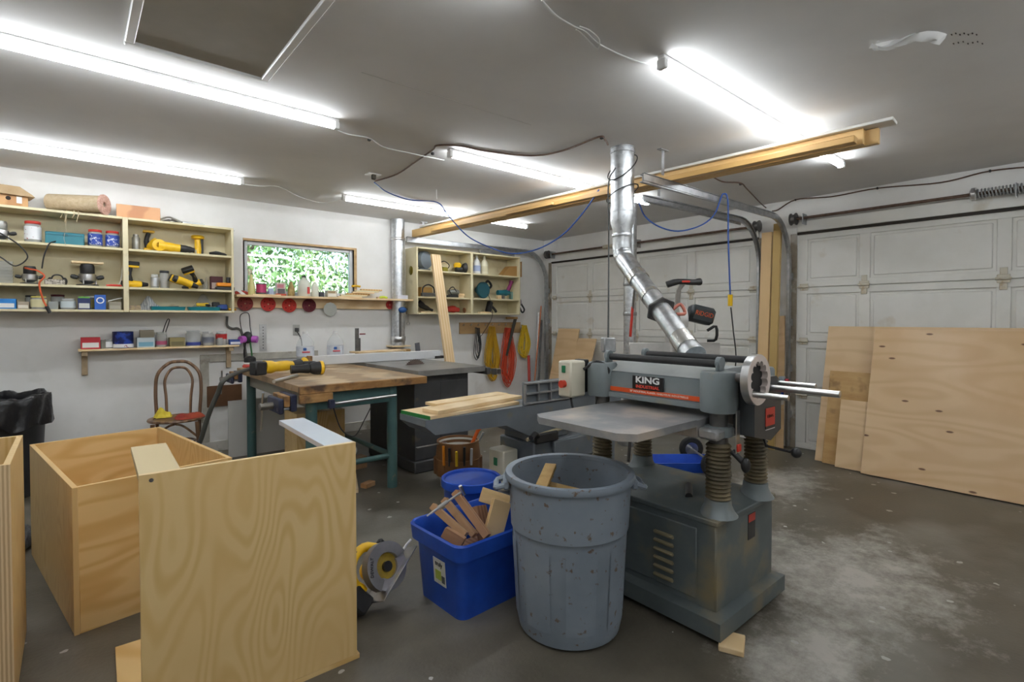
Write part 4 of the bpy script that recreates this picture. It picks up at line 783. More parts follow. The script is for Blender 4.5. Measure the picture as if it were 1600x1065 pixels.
# bucket with leather tool organiser
t = thing('tool_bucket', 'bucket wrapped in a brown leather tool organiser full of tools', 'tool bucket', (-3.17, -2.33, 0)); LEA = mat('brown_leather', (.15, .065, .022), .6, c2=(.22, .10, .035), scale=7)
MB().lathe([(0, 0), (.135, 0), (.15, .30), (.153, .33), (.147, .33), (.14, .05), (0, .03)], 28).build('bucket', OFFW, t)
MB().lathe([(.150, .08), (.165, .10), (.172, .22), (.160, .32), (.162, .345), (.150, .345), (.145, .30), (.158, .20), (.150, .08)], 28).build('organiser', LEA, t)
for i in range(7):
    a = R(150+i*34); b = MB().at((0, 0, 0), (0, 0, a)); loft(b, [[(.168+.018*math.sin(PI*k/6), -.05+.1*k/6, z_) for k in range(7)]+[(.160, .05-.1*k/6, z_) for k in range(7)] for z_ in (.10, .14, .22)], True, True); b.build('pocket', LEA, t)
for i, (a, c_, L) in enumerate(((200, 'd8851c', .16), (215, '2c2c2e', .14), (232, 'd9b21f', .10), (250, '1c1c1c', .15), (268, 'b9bcbe', .12))):
    x, y = .178*math.cos(R(a)), .178*math.sin(R(a)); MB().cyl((x, y, .19), (x*1.04, y*1.04, .24+L*.6), .010, n=8).build('tool_handle', P(c_, .45), t)
MB().tube([(.10, -.04, .30), (.13, -.08, .41), (.16, -.09, .44)], .014, n=8).build('orange_handle', P('e0641e', .4), t); MB().tube([(.09, -.08, .26), (.14, -.11, .37), (.15, -.12, .40)], .010, n=8).build('hammer_shaft', STEEL, t)
MB().box((-.22, .02, .335), (.30, .02, .006), .001, rot=(0, .06, .2)).build('steel_rule', STEEL, t)
# black bin with liner
bx_, by_ = -5.83, -.42
t = thing('black_bin', 'black waste bin with crumpled black plastic liner', 'bin', (bx_, by_, 0))
MB().lathe([(0, 0), (.225, 0), (.235, .01), (.265, .60), (.275, .66), (.27, .665), (.255, .60), (.22, .03), (0, .03)], 32).build('body', BLACK, t)
def lin(u, v):
    a = 2*PI*u; k = math.sin(9*a+3*v)*.008+math.sin(17*a+7*v)*.006+math.sin(5*a-4*v)*.006
    if v < .35: r_, z_ = .262-.03*(v/.35)*0, .60+.11*(v/.35)
    elif v < .5: r_, z_ = .268+.03*((v-.35)/.15), .71+.01
    else: r_, z_ = .298+.012*math.sin(4*a), .71-.20*((v-.5)/.5)+.02*math.sin(7*a)*((v-.5)/.5)
    r_ += k*(.5+v); return (r_*math.cos(a), r_*math.sin(a), z_+k)
MB().grid(lin, 72, 18, True).build('liner', mat('black_liner', (.012, .012, .014), .28, c2=(.02, .02, .022), scale=14, bump=.5, bscale=26), t, ang=80)
tag(MB().tube([(-5.9, -1.30, .045), (-5.62, -1.55, .045), (-5.44, -1.9, .045), (-5.6, -2.2, .045), (-5.9, -2.3, .045)], .04, n=14, sub=8).build('vacuum_hose', mat('grey_hose', (.035, .036, .04), .5, c2=(.05, .05, .055), kind='wave', scale=14, bump=.6), loc=(-.17, .28, 0)), 'dark ribbed vacuum hose lying on the floor between the boxes', 'hose')
tag(MB().b2((-.05, -.012, 0), (.05, .012, .045), .002).build('wall_block', PINEX, loc=(-5.2, -.031, .1)), 'small raw wood block on the sill board behind the open box', 'wood block')
# ================================================================ CHAIR
ch = thing('bentwood_chair', 'brown bentwood chair with looped back against the back wall', 'chair', (-4.76, -.55, 0), R(-12))
BW = mat('bentwood', (.13, .065, .03), .35, c2=(.22, .12, .06), kind='wave', scale=6, stretch=(1, 1, .2), dist=2)
MB().lathe([(.165, .432), (.20, .436), (.205, .445), (.20, .455), (.165, .455)], 32, closed=True).build('seat_ring', BW, ch); MB().lathe([(0, .443), (.166, .443), (.166, .449), (0, .452)], 32).build('seat', mat('seat_panel', (.20, .11, .05), .5), ch)
for sx in (-1, 1): MB().tube([(sx*.15, -.13, .43), (sx*.165, -.155, .2), (sx*.175, -.17, 0)], [.016, .014, .011], n=10).build('leg', BW, ch)
MB().tube([(-.155, .185, 0), (-.15, .16, .25), (-.155, .165, .45), (-.165, .20, .66), (-.15, .225, .80), (-.075, .245, .885), (0, .25, .90), (.075, .245, .885), (.15, .225, .80), (.165, .20, .66), (.155, .165, .45), (.15, .16, .25), (.155, .185, 0)], .0135, n=10, sub=6).build('back_hoop', BW, ch)
MB().tube([(-.085, .17, .45), (-.09, .19, .60), (-.10, .215, .74), (-.06, .235, .83), (0, .24, .85), (.06, .235, .83), (.10, .215, .74), (.09, .19, .60), (.085, .17, .45)], .011, n=10, sub=6).build('inner_hoop', BW, ch)
MB().tube([(.13*math.cos(2*PI*i/16), .13*math.sin(2*PI*i/16)-.0, .25) for i in range(16)], .009, n=8, closed=True).build('leg_ring', BW, ch)
for sx in (-1, 1): MB().tube([(sx*.16, -.14, .30), (sx*.06, -.15, .40), (0, -.155, .425)], .009, n=8, sub=4).build('brace', BW, ch)
def rag(name, p, sx, sy, h, m, label, seed, rz=0):
    rnd = random.Random(seed); ph = [rnd.random()*6 for _ in range(6)]
    b = MB(); b.grid(lambda u, v: ((u-.5)*sx*(1+.1*math.sin(6*v+ph[0])), (v-.5)*sy*(1+.1*math.sin(6*u+ph[1])), max(.001, h*(math.sin(PI*u)*math.sin(PI*v))**.5*(.6+.25*math.sin(9*u+ph[2])+.25*math.sin(11*v+ph[3]+5*u)))), 16, 16)
    return tag(b.build(name, m, loc=p, rz=rz, ang=80), label, 'rag')
rag('red_rag', (-4.685, -.625, .456), .20, .17, .05, mat('red_cloth', (.25, .02, .015), .8, c2=(.38, .06, .02), scale=9), 'crumpled dark red rag on the chair seat', 2, .3); rag('yellow_rag', (-4.845, -.475, .456), .12, .11, .08, mat('yellow_cloth', (.62, .48, .03), .8, c2=(.72, .58, .06), scale=9), 'crumpled yellow rag on the chair seat behind the red one', 5)
# ================================================================ RIGHT WALL: sheets and planks
def lean_sheet(name, y0, y1, H, xb, xt, th, m, label, cat='sheet'):
    ang = math.asin((xt-xb)/H); L = y0-y1
    return tag(MB().b2((-th, -L, 0), (0, 0, H), .001).build(name, m, loc=(xb, y0, .0+abs(math.sin(ang))*th), rot=(0, ang, 0)), label, cat)
KNOT = mat('sheet_with_knots', (.63, .42, .225), .30, c2=(.69, .48, .27), kind='rings', scale=1.5, stretch=(1, .45, 2.2), dist=60, detail=1.5, mix=(.0, .8), c3=(.60, .38, .19), s3=2, m3=(.5, .75), spots=(3.4, .05, (.16, .07, .03), (1, .55, 1.5)))
lean_sheet('plywood_sheet', -4.255, -6.69, 1.22, -.505, -.16, .018, KNOT, 'large knotty plywood sheet leaning against the right garage door')
lean_sheet('plywood_sheet', -4.05, -4.65, .58, -.45, -.31, .016, SHEET, 'narrow clean plywood sheet tucked behind the knotty sheet')
RUST_ = mat('weathered_board', (.40, .22, .07), .6, c2=(.56, .36, .15), scale=7, stretch=(1, .3, 1), detail=7, c3=(.16, .08, .03), s3=5, m3=(.56, .68))
lean_sheet('weathered_board', -3.93, -4.5, 0.82, -.39, -.21, .012, RUST_, 'weathered brown stained board behind the narrow plywood sheet', 'board')
lean_sheet('plywood_sheet', -3.86, -6.2, 1.235, -.355, -.045, .012, SHEET, 'rear plywood sheet standing tallest against the right garage door')
def plank(name, x, y, wd, th, H, lean, m, label, tilt=0.): return tag(MB().b2((-th, -wd/2, 0), (0, wd/2, H), .0015).build(name, m, loc=(x, y, abs(math.sin(lean))*th+abs(math.sin(tilt))*wd/2), rot=(tilt, lean, 0)), label, 'plank')
plank('tall_plank', -.22, -3.325, .10, .035, 2.13, .055, PINEZ, 'tall wide pine plank standing between the garage doors')
plank('tall_plank', -.24, -3.435, .07, .035, 2.2, .05, mat('aged_plank', (.50, .34, .12), .6, c2=(.62, .45, .20), kind='wave', scale=9, stretch=(1, 1, .1), dist=3), 'narrow aged plank standing beside the tall wide plank')
plank('short_plank', -.17, -3.475, .09, .012, 1.30, .08, SHEET, 'short plywood strip leaning beside the aged plank', -.03)
plank('short_plank', -.385, -3.36, .09, .02, .62, .15, PINEZ, 'short board end standing on the floor below the tall planks')
# sheets and scraps by the left garage door
lean_sheet('scrap_plywood', -.38, -.78, 1.16, -.35, -.06, .018, SHEET, 'tan scrap panel leaning on the left garage door behind the outlet box', 'panel')
lean_sheet('scrap_plywood', -.78, -1.10, 1.05, -.42, -.08, .018, SHEET, 'second tan scrap panel leaning beside the first one', 'panel')
# ================================================================ MITRE SAW AND STAND
MX, MY = -1.52, -3.19
ms = thing('mitre_saw_stand', 'wheeled metal stand carrying the mitre saw', 'stand', (MX, MY, 0), R(-40))
MB().b2((-.37, -.05, .86), (.37, .05, .90), .006).build('rail', DSTEEL, ms)
for sx in (-1, 1):
    for sy in (-1, 1): MB().tube([(sx*.34, sy*.04, .86), (sx*.36, sy*.22, .0)], .014, n=8).build('leg', DSTEEL, ms)
for sy in (-1, 1):
    wy = sy*.258; wh = MB(); wh.lathe([(.058, -.02), (.06, -.025), (.095, -.025), (.104, -.015), (.104, .015), (.095, .025), (.06, .025), (.058, .02)], 24, (.214, wy, .105), (0, 1, 0), closed=True); wo = wh.build('tyre', RUBBER, ms)
    MB().lathe([(0, -.012), (.02, -.016), (.06, -.02), (.06, .02), (.02, .016), (0, .012)], 20, (.214, wy, .105), (0, 1, 0)).build('wheel_hub', STEEL, wo)
MB().cyl((.214, -.25, .105), (.214, .25, .105), .01, n=8).build('axle', STEEL, ms)
sw = thing('mitre_saw', 'mitre saw with dark motor housing, handle raised, on the wheeled stand', 'mitre saw', (MX, MY, .901), R(-40)); sw.scale = (1.3, 1.3, 1.22)
CAST = mat('cast_aluminium', (.42, .41, .39), .45, .4, c2=(.52, .50, .47), scale=9)
MB().lathe([(0, 0), (.20, 0), (.21, .02), (.20, .05), (0, .05)], 28).build('turntable', CAST, sw); MB().b2((-.30, -.07, .0), (.30, .14, .048), .006).build('base', CAST, sw)
for s_ in (-1, 1): MB().b2((s_*.03, .05, .05), (s_*.30, .075, .135), .004).build('fence', CAST, sw)
MB().b2((-.03, -.26, .02), (.03, -.05, .05), .006).build('mitre_arm', CAST, sw)
MB().tube([(0, .13, .04), (0, .15, .16), (0, .10, .28)], .035, n=10, sub=3).build('pivot_arm', CAST, sw)
b = MB().at((.0, 0, .29), (0, 0, 0)); b.prism([(.128*math.cos(a), .128*math.sin(a)) for a in [R(-20+220*i/16) for i in range(17)]], -.025, .025, 'x'); b.build('blade_guard', CAST, sw)
b = MB().at((0, 0, .29)); b.prism(circle(.122, 32), -.0012, .0012, 'x'); b.build('blade', STEEL, sw)
mo = MB().at((.16, .03, .33), (0, .25, 0)).box((0, 0, 0), (.16, .11, .12), .02).build('motor_housing', P('2c3336', .4), sw)
text('lettering', 'RIDGID', .045, P('d8591e', .4), mo, (.165, -.0265, .333), (PI/2, .25, 0), width=.115)
MB().tube([(-.02, -.05, .40), (-.03, -.10, .50), (-.01, -.12, .535)], .016, n=10).build('handle_arm', CAST, sw); MB().tube([(-.11, -.12, .53), (-.04, -.13, .55), (.05, -.13, .545), (.10, -.12, .55)], [.022, .019, .02, .024], n=10, sub=3).build('handle', BLACK, sw); MB().box((.0, -.148, .548), (.05, .012, .014), .003).build('trigger', RED, sw)
MB().tube([(.20, .02, .22), (.25, .0, .25), (.25, 0, .16), (.20, .02, .15)], .010, n=8, sub=3).build('carry_handle', BLACK, sw)
t = thing('blue_dolly', 'low blue plastic tray on the floor behind the planer', 'tray', (-1.52, -3.19, 0), R(-40))
b = MB(); loft(b, [rz_(.28, .13, .03, 0), rz_(.30, .15, .03, .085), rz_(.288, .138, .03, .085), rz_(.27, .12, .03, .01)], True, True); b.build('body', BLUE, t)
b = MB(); rnd = random.Random(5)
# ================================================================ LONG BOARD LEANING ON THE SHELF, CORNER PIPES
def rod(name, p, q, r, m, label, cat='pipe', grp=None, n=12): return tag(MB().cyl((0, 0, 0), Vector(q)-Vector(p), r, n=n).build(name, m, loc=p), label, cat, grp)
tp = AP(679, 400, -.288); p0 = Vector((AP(705, 600, -.75).x+.02, -.86, 0)); d = tp-p0; L = d.length
lb = MB().b2((-.06, -.019, 0), (.06, .019, L), .002).build('leaning_board', PINEZ, loc=p0+Vector((0, -.02, .012)), rot=(-math.asin(d.y/L), math.asin(d.x/L), 0)); tag(lb, 'long pine board leaning against the small shelf unit behind the saw', 'board')
for (x0, y0, x1, y1, r, m, lab) in ((834, 592, 842, 488, .016, STEEL, 'steel pipe with black cap standing in the corner'), (840, 595, 846, 500, .016, DSTEEL, 'dark steel pipe standing in the corner'), (829, 590, 843, 478, .010, P('b06a48', .35, .8), 'thin copper pipe leaning in the corner')):
    a_ = AP(x0, y0, -.20); tp_ = AP(x1, y1, -.035); base = Vector((a_.x, -.20, 0)); dy_ = -.035 if 'copper' in lab else 0; base.y += dy_; tp_.y += dy_; dirn = (tp_-base); rod('corner_pipe', base, tp_, r, m, lab)
rod('red_tube', Vector((AP(828, 590, -.25).x, -.25, 0)), AP(826, 555, -.12), .020, P('b02c1c', .4), 'short red tube standing in the corner', 'tube')
# hook board with cords
hb = thing('hook_board', 'wooden hook board on the back wall under the small shelf unit', 'hook board', AP(760, 512, 0)); zb = .0
x0, x1 = AP(717, 512, 0).x-hb.location.x, AP(812, 512, 0).x-hb.location.x
MB().b2((x0, -.02, -.075), (x1, -.001, .075), .002).build('board', mat('hook_board_wood', (.40, .24, .10), .6, c2=(.52, .34, .16), scale=9, stretch=(.3, 1, 1)), hb)
for i in range(8): MB().tube([(x0+.05+i*.12, -.02, .04), (x0+.05+i*.12, -.045, .04), (x0+.05+i*.12, -.05, .06)], .005, n=6).build('peg', STEEL, hb)
def coil(name, px, pytop, pybot, wpx, m, label, turns=9, r=.005, seed=1):
    rnd = random.Random(seed); p = AP(px, pytop, -.055); q = AP(px, pybot, -.055); H = p.z-q.z; W = AP(px+wpx, pytop, -.055).x-p.x; b = MB()
    for i in range(turns):
        w_ = W*(.3+.7*rnd.random())/2; h_ = H*(.75+.25*rnd.random()); ox = (rnd.random()-.5)*W*.35; oy = -.006-rnd.random()*.035
        b.tube([(ox-.01, oy, 0), (ox-w_*.7, oy-.01, -h_*.35), (ox-w_, oy, -h_*.8), (ox-w_*.3, oy-.01, -h_), (ox+w_*.5, oy, -h_*.95), (ox+w_, oy-.012, -h_*.6), (ox+w_*.5, oy, -h_*.2), (ox+.01, oy, 0)], r, n=6, sub=4)
    b.cyl((0, 0, .0), (0, .0335, .0), .006, n=6)
    return tag(b.build(name, m, loc=p+Vector((0, .0, 0))), label, 'cord')
coil('cable_hank', 745, 512, 562, 8, CORDK, 'black looped cord hanging on the hook board', 4, .005, 2)
coil('extension_cord', 767, 510, 594, 18, P('b98e14', .5), 'yellow extension cord hank hanging left on the hook board', 20, .007, 3)
coil('extension_cord', 792, 512, 606, 18, P('c8472a', .5), 'orange extension cord hank hanging in the middle of the hook board', 18, .006, 4)
coil('extension_cord', 817, 508, 560, 16, P('d2b01e', .5), 'bright yellow cord hank hanging right on the hook board', 16, .006, 6)
hs = thing('hand_saw', 'long dark saw blade with wooden handle hanging under the shelf unit', 'saw', AP(803, 497, -.12)); 
MB().b2((-.14, -.02, -.012), (.06, .02, .018), .006).build('handle', mat('saw_handle', (.38, .20, .05), .5, c2=(.48, .28, .09), scale=9), hs)
e = AP(790, 556, -.12)-AP(803, 497, -.12); MB().prism([(-.005, -.012), (.055, -.012), (e.x+.035, e.z), (e.x, e.z+.01)], -.002, .002, 'y').build('blade', mat('dark_blade', (.07, .068, .06), .5, .5), hs)
# ================================================================ SMALL THINGS
def clear(name, c, a=.35):
    if name in _M: return _M[name]
    m = bpy.data.materials.new(name); m.use_nodes = True; _M[name] = m; n = m.node_tree.nodes; l = m.node_tree.links; b = n['Principled BSDF']
    b.inputs['Base Color'].default_value = (*c, 1); b.inputs['Roughness'].default_value = .15
    t = n.new('ShaderNodeBsdfTransparent'); x = n.new('ShaderNodeMixShader'); x.inputs[0].default_value = a
    l.new(t.outputs[0], x.inputs[1]); l.new(b.outputs[0], x.inputs[2]); l.new(x.outputs[0], n['Material Output'].inputs[0]); return m
CLEAR = clear('clear_plastic', (.75, .78, .78)); BAG = clear('clear_bag', (.70, .72, .72), .30)
def sx(px, y): return AP(px, 450, y).x          # x on a shelf for a photo column
def jar(px, y, z, w, h, lid, lab, fill, label, wide=True, labh=(.15, .75)):
    x = sx(px, y); t = thing('plastic_jar', label, 'jar', (x, y, z)); r = w/2
    MB().lathe([(0, 0), (r*.95, 0), (r, .006), (r, h*.78), (r*.88, h*.86), (r*.85, h*.88)], 20).build('body', CLEAR, t)
    if fill: MB().lathe([(0, .004), (r*.9, .004), (r*.9, h*.55), (0, h*.58)], 14).build('contents', fill, t)
    if lid: MB().lathe([(r*.92, h*.87), (r*.94, h*.88), (r*.94, h*.985), (r*.88, h), (0, h)], 20).build('lid', P(lid, .4), t)
    else: MB().lathe([(r*.86, h*.87), (r*.90, h*.88), (r*.90, h), (r*.84, h), (r*.82, h*.88)], 20).build('rim', CLEAR, t)
    if lab: MB().lathe([(r*1.004, h*labh[0]), (r*1.01, h*labh[0]), (r*1.01, h*labh[1]), (r*1.004, h*labh[1])], 20).build('label', lab, t)
    return t
def carton(px, y, z, w, d, h, c, label, lab=None, rz=0., nm='carton', open_=False, c3=None):
    x = sx(px, y); t = thing(nm, label, 'box', (x, y, z), rz)
    MB().b2((-w/2, -d/2, 0), (w/2, d/2, h), .0015).build('body', P(c, .6), t)
    if lab: MB().b2((-w*.42, -d/2-.0008, h*.12), (w*.42, -d/2-.0001, h*.55)).build('label', P(lab, .5), t)
    if c3: MB().b2((-w*.46, -d/2-.0008, h*.60), (w*.30, -d/2-.0001, h*.88)).build('label', P(c3, .5), t)
    if open_:
        MB().box((0, d/2+.012, h+.015), (w*.95, .002, .05), 0, rot=(.5, 0, 0)).build('flap', P(c, .6), t)
    return t
PRINT = mat('printed_label', hexc('e6e8ee'), .4, c2=hexc('2f46a0'), scale=55, mix=(.46, .54), stretch=(1, 1, .6)); PRINTB = mat('blue_printed_label', hexc('24429c'), .4, c2=hexc('d5d8e2'), scale=55, mix=(.55, .62)); WLAB = mat('white_printed_label', hexc('e2e3e6'), .4, c2=hexc('9a3540'), scale=40, mix=(.62, .68))
HARDW = mat('loose_hardware', (.20, .18, .15), .4, .5, c2=(.5, .45, .38), kind='voro', scale=90)
def router(px, y, z, s, label, body=STEEL, rz=0., flip=False, acc=None):
    t = thing('router', label, 'router', (sx(px, y), y, z), rz, rot=None)
    b = MB(); b.lathe([(0, 0), (.075*s, 0), (.078*s, .008*s), (.075*s, .014*s), (.03*s, .016*s)], 22); b.build('base', BLACK, t)
    for a in (0, PI*.66, PI*1.33): MB().cyl((.055*s*math.cos(a), .055*s*math.sin(a), .012*s), (.055*s*math.cos(a), .055*s*math.sin(a), .06*s), .006*s, n=8).build('post', STEEL, t)
    MB().lathe([(.03*s, .02*s), (.058*s, .045*s), (.06*s, .06*s), (.06*s, .10*s), (.054*s, .105*s)], 22).build('collar', body, t)
    MB().lathe([(.048*s, .104*s), (.05*s, .11*s), (.05*s, .165*s), (.044*s, .185*s), (0, .19*s)], 22).build('motor', acc or body, t)
    for q in (-1, 1): MB().lathe([(0, 0), (.016*s, .004*s), (.02*s, .03*s), (.015*s, .05*s), (0, .055*s)], 12, (q*.06*s, 0, .07*s), (q, 0, .25)).build('knob', BLACK, t)
    return t
def drill(loc, rot, label, s=1., nm='cordless_drill', col=YEL, batt=True):
    t = thing(nm, label, 'drill', loc, rot=rot)
    MB().cyl((-.06*s, 0, .20*s), (.06*s, 0, .20*s), .033*s, .030*s, n=16).build('motor_body', col, t); MB().cyl((-.085*s, 0, .20*s), (-.06*s, 0, .20*s), .026*s, .032*s, n=16).build('rear_cap', BLACK, t)
    MB().cyl((.06*s, 0, .20*s), (.115*s, 0, .20*s), .026*s, .016*s, n=14).build('chuck', BLACK, t)
    MB().tube([(-.02*s, 0, .185*s), (-.03*s, 0, .12*s), (-.025*s, 0, .055*s)], [.022*s, .019*s, .022*s], n=12, sub=3).build('grip', BLACK, t); MB().box((-.033*s, 0, .12*s), (.022*s, .034*s, .09*s), .006*s).build('grip_back', col, t)
    MB().box((-.01*s, 0, .045*s), (.10*s, .062*s, .02*s), .005*s).build('foot', col, t)
    if batt: MB().box((-.01*s, 0, .018*s), (.105*s, .066*s, .036*s), .006*s).build('battery', BLACK, t)
    return t
# ---- on top of the long shelf unit
TP = SZ1+.0005
bh = thing('birdhouse', 'small wooden birdhouse on top of the long shelf unit', 'birdhouse', (sx(24, -.14), -.14, TP), R(12)); CED = mat('cedar', (.42, .21, .08), .6, c2=(.55, .31, .13), kind='wave', scale=8, stretch=(.2, 1, 1), dist=2)
MB().b2((-.11, -.07, .0), (.07, .07, .10), .002).build('body', CED, bh); MB().prism([(-.14, .085), (.105, .085), (.09, .10), (.02, .15), (-.14, .15)], -.10, .10, 'y').build('roof', mat('birdhouse_roof', (.36, .24, .12), .7, c2=(.46, .33, .19), scale=9), bh); MB().b2((-.145, -.09, .0), (-.11, .09, .25), .002).build('back_post', CED, bh); MB().box((.02, -.0715, .055), (.03, .003, .05)).build('plaque', WHITE, bh); MB().cyl((-.04, -.0712, .06), (-.04, -.0695, .06), .015, n=14).build('entry_hole', P('20140c', .8), bh)
rl = thing('carpet_roll', 'rolled carpet remnant with pinkish pile and a loose fringe', 'carpet roll', (sx(124, -.15), -.155, TP+.0)); PILE = mat('pink_pile', (.52, .29, .22), .95, c2=(.68, .44, .36), scale=60, bump=.8, bscale=90); BACKG = mat('carpet_backing', (.48, .37, .23), .9, c2=(.57, .46, .31), scale=40, bump=.3, bscale=90)
a0, a1 = -.20, .19
b = MB(); pts = []
for i in range(41):
    th_ = i/40*4.6*PI; r_ = .082-.052*i/40; pts.append((r_*math.cos(th_-1.2), r_*math.sin(th_-1.2)+.083))
outl = pts+[(p[0]*.84, (p[1]-.083)*.84+.083) for p in pts[::-1]]
vs = [(a0, y_, z_) for y_, z_ in outl]+[(a1, y_, z_) for y_, z_ in outl]; n = len(outl); fs = [(i, (i+1) % n, n+(i+1) % n, n+i) for i in range(n)]
k = len(pts)
for i in range(k-1): fs += [(i, i+1, n-2-i, n-1-i), (n+i, n+n-1-i, n+n-2-i, n+i+1)]
b.add(vs, fs); b.build('roll', BACKG, rl, rz=R(-30)); b = MB(); b.lathe([(.022, -.01), (.082, -.01), (.083, .0), (.080, .006), (.06, .004), (.045, .008), (.022, .002)], 28, (a1, 0, .083), (1, 0, 0), closed=True); o = b.build('pile_end', PILE, rl, rz=R(-30))
MB().grid(lambda u, v: (a0+.10+.22*u, -.045-.055*v-.01*math.sin(9*u), .012+.006*math.sin(12*u)-.0*v), 10, 4).build('loose_flap', BACKG, rl, rz=R(-30))
for i, x_ in enumerate((-.05, -.02, .03, .06)): MB().tube([(x_, -.105, .01), (x_+.01, -.118, -.02), (x_-.006, -.116, -.05-.03*(i % 2))], .003, n=5, sub=3).build('fringe_thread', BACKG, rl, rz=R(-30))
tag(MB().tube([(0, -.0, 0), (.01, -.005, -.10), (-.006, -.004, -.2), (.004, .0, -.26)], .0015, n=4, sub=4).build('loose_thread', BACKG, loc=(sx(103, -.275), -.285, TP-.01)), 'single thread hanging from the carpet roll', 'thread')
tag(MB().box((0, 0, .055), (.30, .16, .11), .002).build('cedar_block', mat('reddish_cedar', (.46, .20, .08), .5, c2=(.60, .31, .14), kind='wave', scale=6, stretch=(.2, 1, 1), dist=3), loc=(sx(218, -.15), -.15, TP), rz=-.05), 'reddish cedar board block on top of the long shelf unit', 'wood block')
def clampy(px, label): 
    t = thing('spring_clamp', label, 'clamp', (sx(px, -.17), -.20 if px < 270 else -.10, TP)); b = MB(); b.tube([(-.07, 0, .012), (.0, .01, .05), (.05, 0, .035), (.09, -.01, .008)], .007, n=6, sub=4); b.build('upper_arm', STEEL, t); MB().tube([(-.06, .03, .008), (.02, .03, .03), (.10, .02, .008)], .006, n=6, sub=4).build('lower_arm', DSTEEL, t)
clampy(264, 'metal clamp lying on the shelf unit beside the cedar block'); clampy(275, 'second metal clamp on the shelf unit next to the flat bar')
tag(MB().box((0, 0, .012), (.18, .05, .024), .002).build('metal_channel', TRACK, loc=(sx(303, -.17), -.17, TP), rz=.1), 'grey metal channel piece on the shelf unit top', 'metal bar')
tag(MB().b2((-.10, -.02, 0), (.11, .02, .003)).build('steel_rule', STEEL, loc=(-4.33, -.10, TP), rz=.0), 'flat steel rule overhanging the end of the long shelf unit', 'ruler')
tag(MB().tube([(-.16, 0, .008), (0, 0, .012), (.14, 0, .008)], .004, n=6).build('steel_rods', DSTEEL, loc=(sx(68, -.1), -.10, TP)), 'thin dark rods beside the birdhouse on the shelf unit', 'rods')
# ---- long unit, upper shelf
z = R2+.0005; y = -.15
router(2, -.16, z, .8, 'grey plunge router with yellow base at the end of the upper shelf', STEEL, acc=P('8f8f8a', .4, .5))
jar(53, y-.02, z, .10, .165, 'c23a2e', WLAB, None, 'clear jar with red lid and white label on the upper shelf')
b = thing('teal_toolbox', 'teal plastic toolbox on the upper shelf between the jars', 'toolbox', (sx(104, y), y, z)); MB().b2((-.12, -.08, 0), (.115, .08, .095), .006).build('case', P('127080', .4), b); MB().b2((-.12, -.082, .07), (.115, .082, .074), .001).build('lid_seam', P('0d5763', .4), b); MB().box((.0, -.083, .075), (.03, .006, .02), .002).build('latch', P('0d5763', .4), b)
jar(150, y, z, .095, .145, 'c43a30', PRINTB, None, 'jar with red lid and blue print label beside the teal toolbox'); jar(177, y, z, .095, .145, 'c43a30', PRINTB, None, 'jar with red lid and blue print label against the divider')
drillL = thing('cordless_light', 'yellow cordless work light with flared head on the upper shelf', 'work light', (sx(233, y), -.075, z)); MB().lathe([(.018, 0), (.03, .02), (.052, .06), (.058, .085), (.05, .09), (0, .085)], 18, (0, 0, .045), (.75, -.45, .3)).build('head', YEL, drillL); MB().tube([(0, 0, .05), (-.005, .02, .11), (.012, .03, .17)], [.022, .018, .018], n=10, sub=3).build('handle', BLACK, drillL); MB().box((.012, .03, .185), (.085, .06, .02), .005).build('battery_socket', YEL, drillL); MB().box((0, 0, .018), (.06, .05, .035), .006).build('foot', YEL, drillL)
t = thing('reciprocating_saw', 'yellow reciprocating saw lying on the upper shelf', 'saw', (sx(272, y), -.212, z)); MB().tube([(-.12, 0, .05), (-.06, 0, .045), (.04, 0, .04)], [.045, .040, .034], n=12, sub=3).build('body', YEL, t); MB().lathe([(.022, -.02), (.05, -.015), (.05, .015), (.022, .02)], 18, (-.115, -.02, .052), (0, 1, 0), closed=True).build('rear_grip', YEL, t); MB().tube([(.04, 0, .04), (.10, 0, .036), (.15, 0, .03)], [.033, .028, .022], n=12, sub=3).build('nose', BLACK, t); MB().box((.16, 0, .02), (.006, .05, .038), .002).build('shoe', STEEL, t)
t = thing('cordless_light', 'yellow upright cordless light near the right end of the upper shelf', 'work light', (sx(312, y), -.08, z)); MB().tube([(0, 0, .01), (.004, 0, .08), (.0, 0, .15)], [.030, .028, .026], n=12, sub=3).build('body', YEL, t); MB().box((.028, 0, .09), (.03, .04, .15), .008).build('grip', BLACK, t); MB().lathe([(.03, .15), (.05, .155), (.055, .175), (.045, .185), (0, .185)], 16).build('battery_end', YEL, t)
tag(MB().tube([(-.06, 0, .02), (-.01, .01, .03), (.05, 0, .02), (.075, 0, .012)], [.014, .018, .015, .012], n=8, sub=3).build('black_attachment', BLACK, loc=(sx(340, y), y, z)), 'black tool attachment lying beside the upright light', 'attachment')
t = thing('spray_can', 'small grey can against the divider on the upper shelf', 'can', (sx(214, y), y+.03, z)); MB().lathe([(0, 0), (.03, 0), (.03, .11), (.022, .12), (.02, .14), (0, .142)], 16).build('body', P('8d8c86', .35, .5), t)
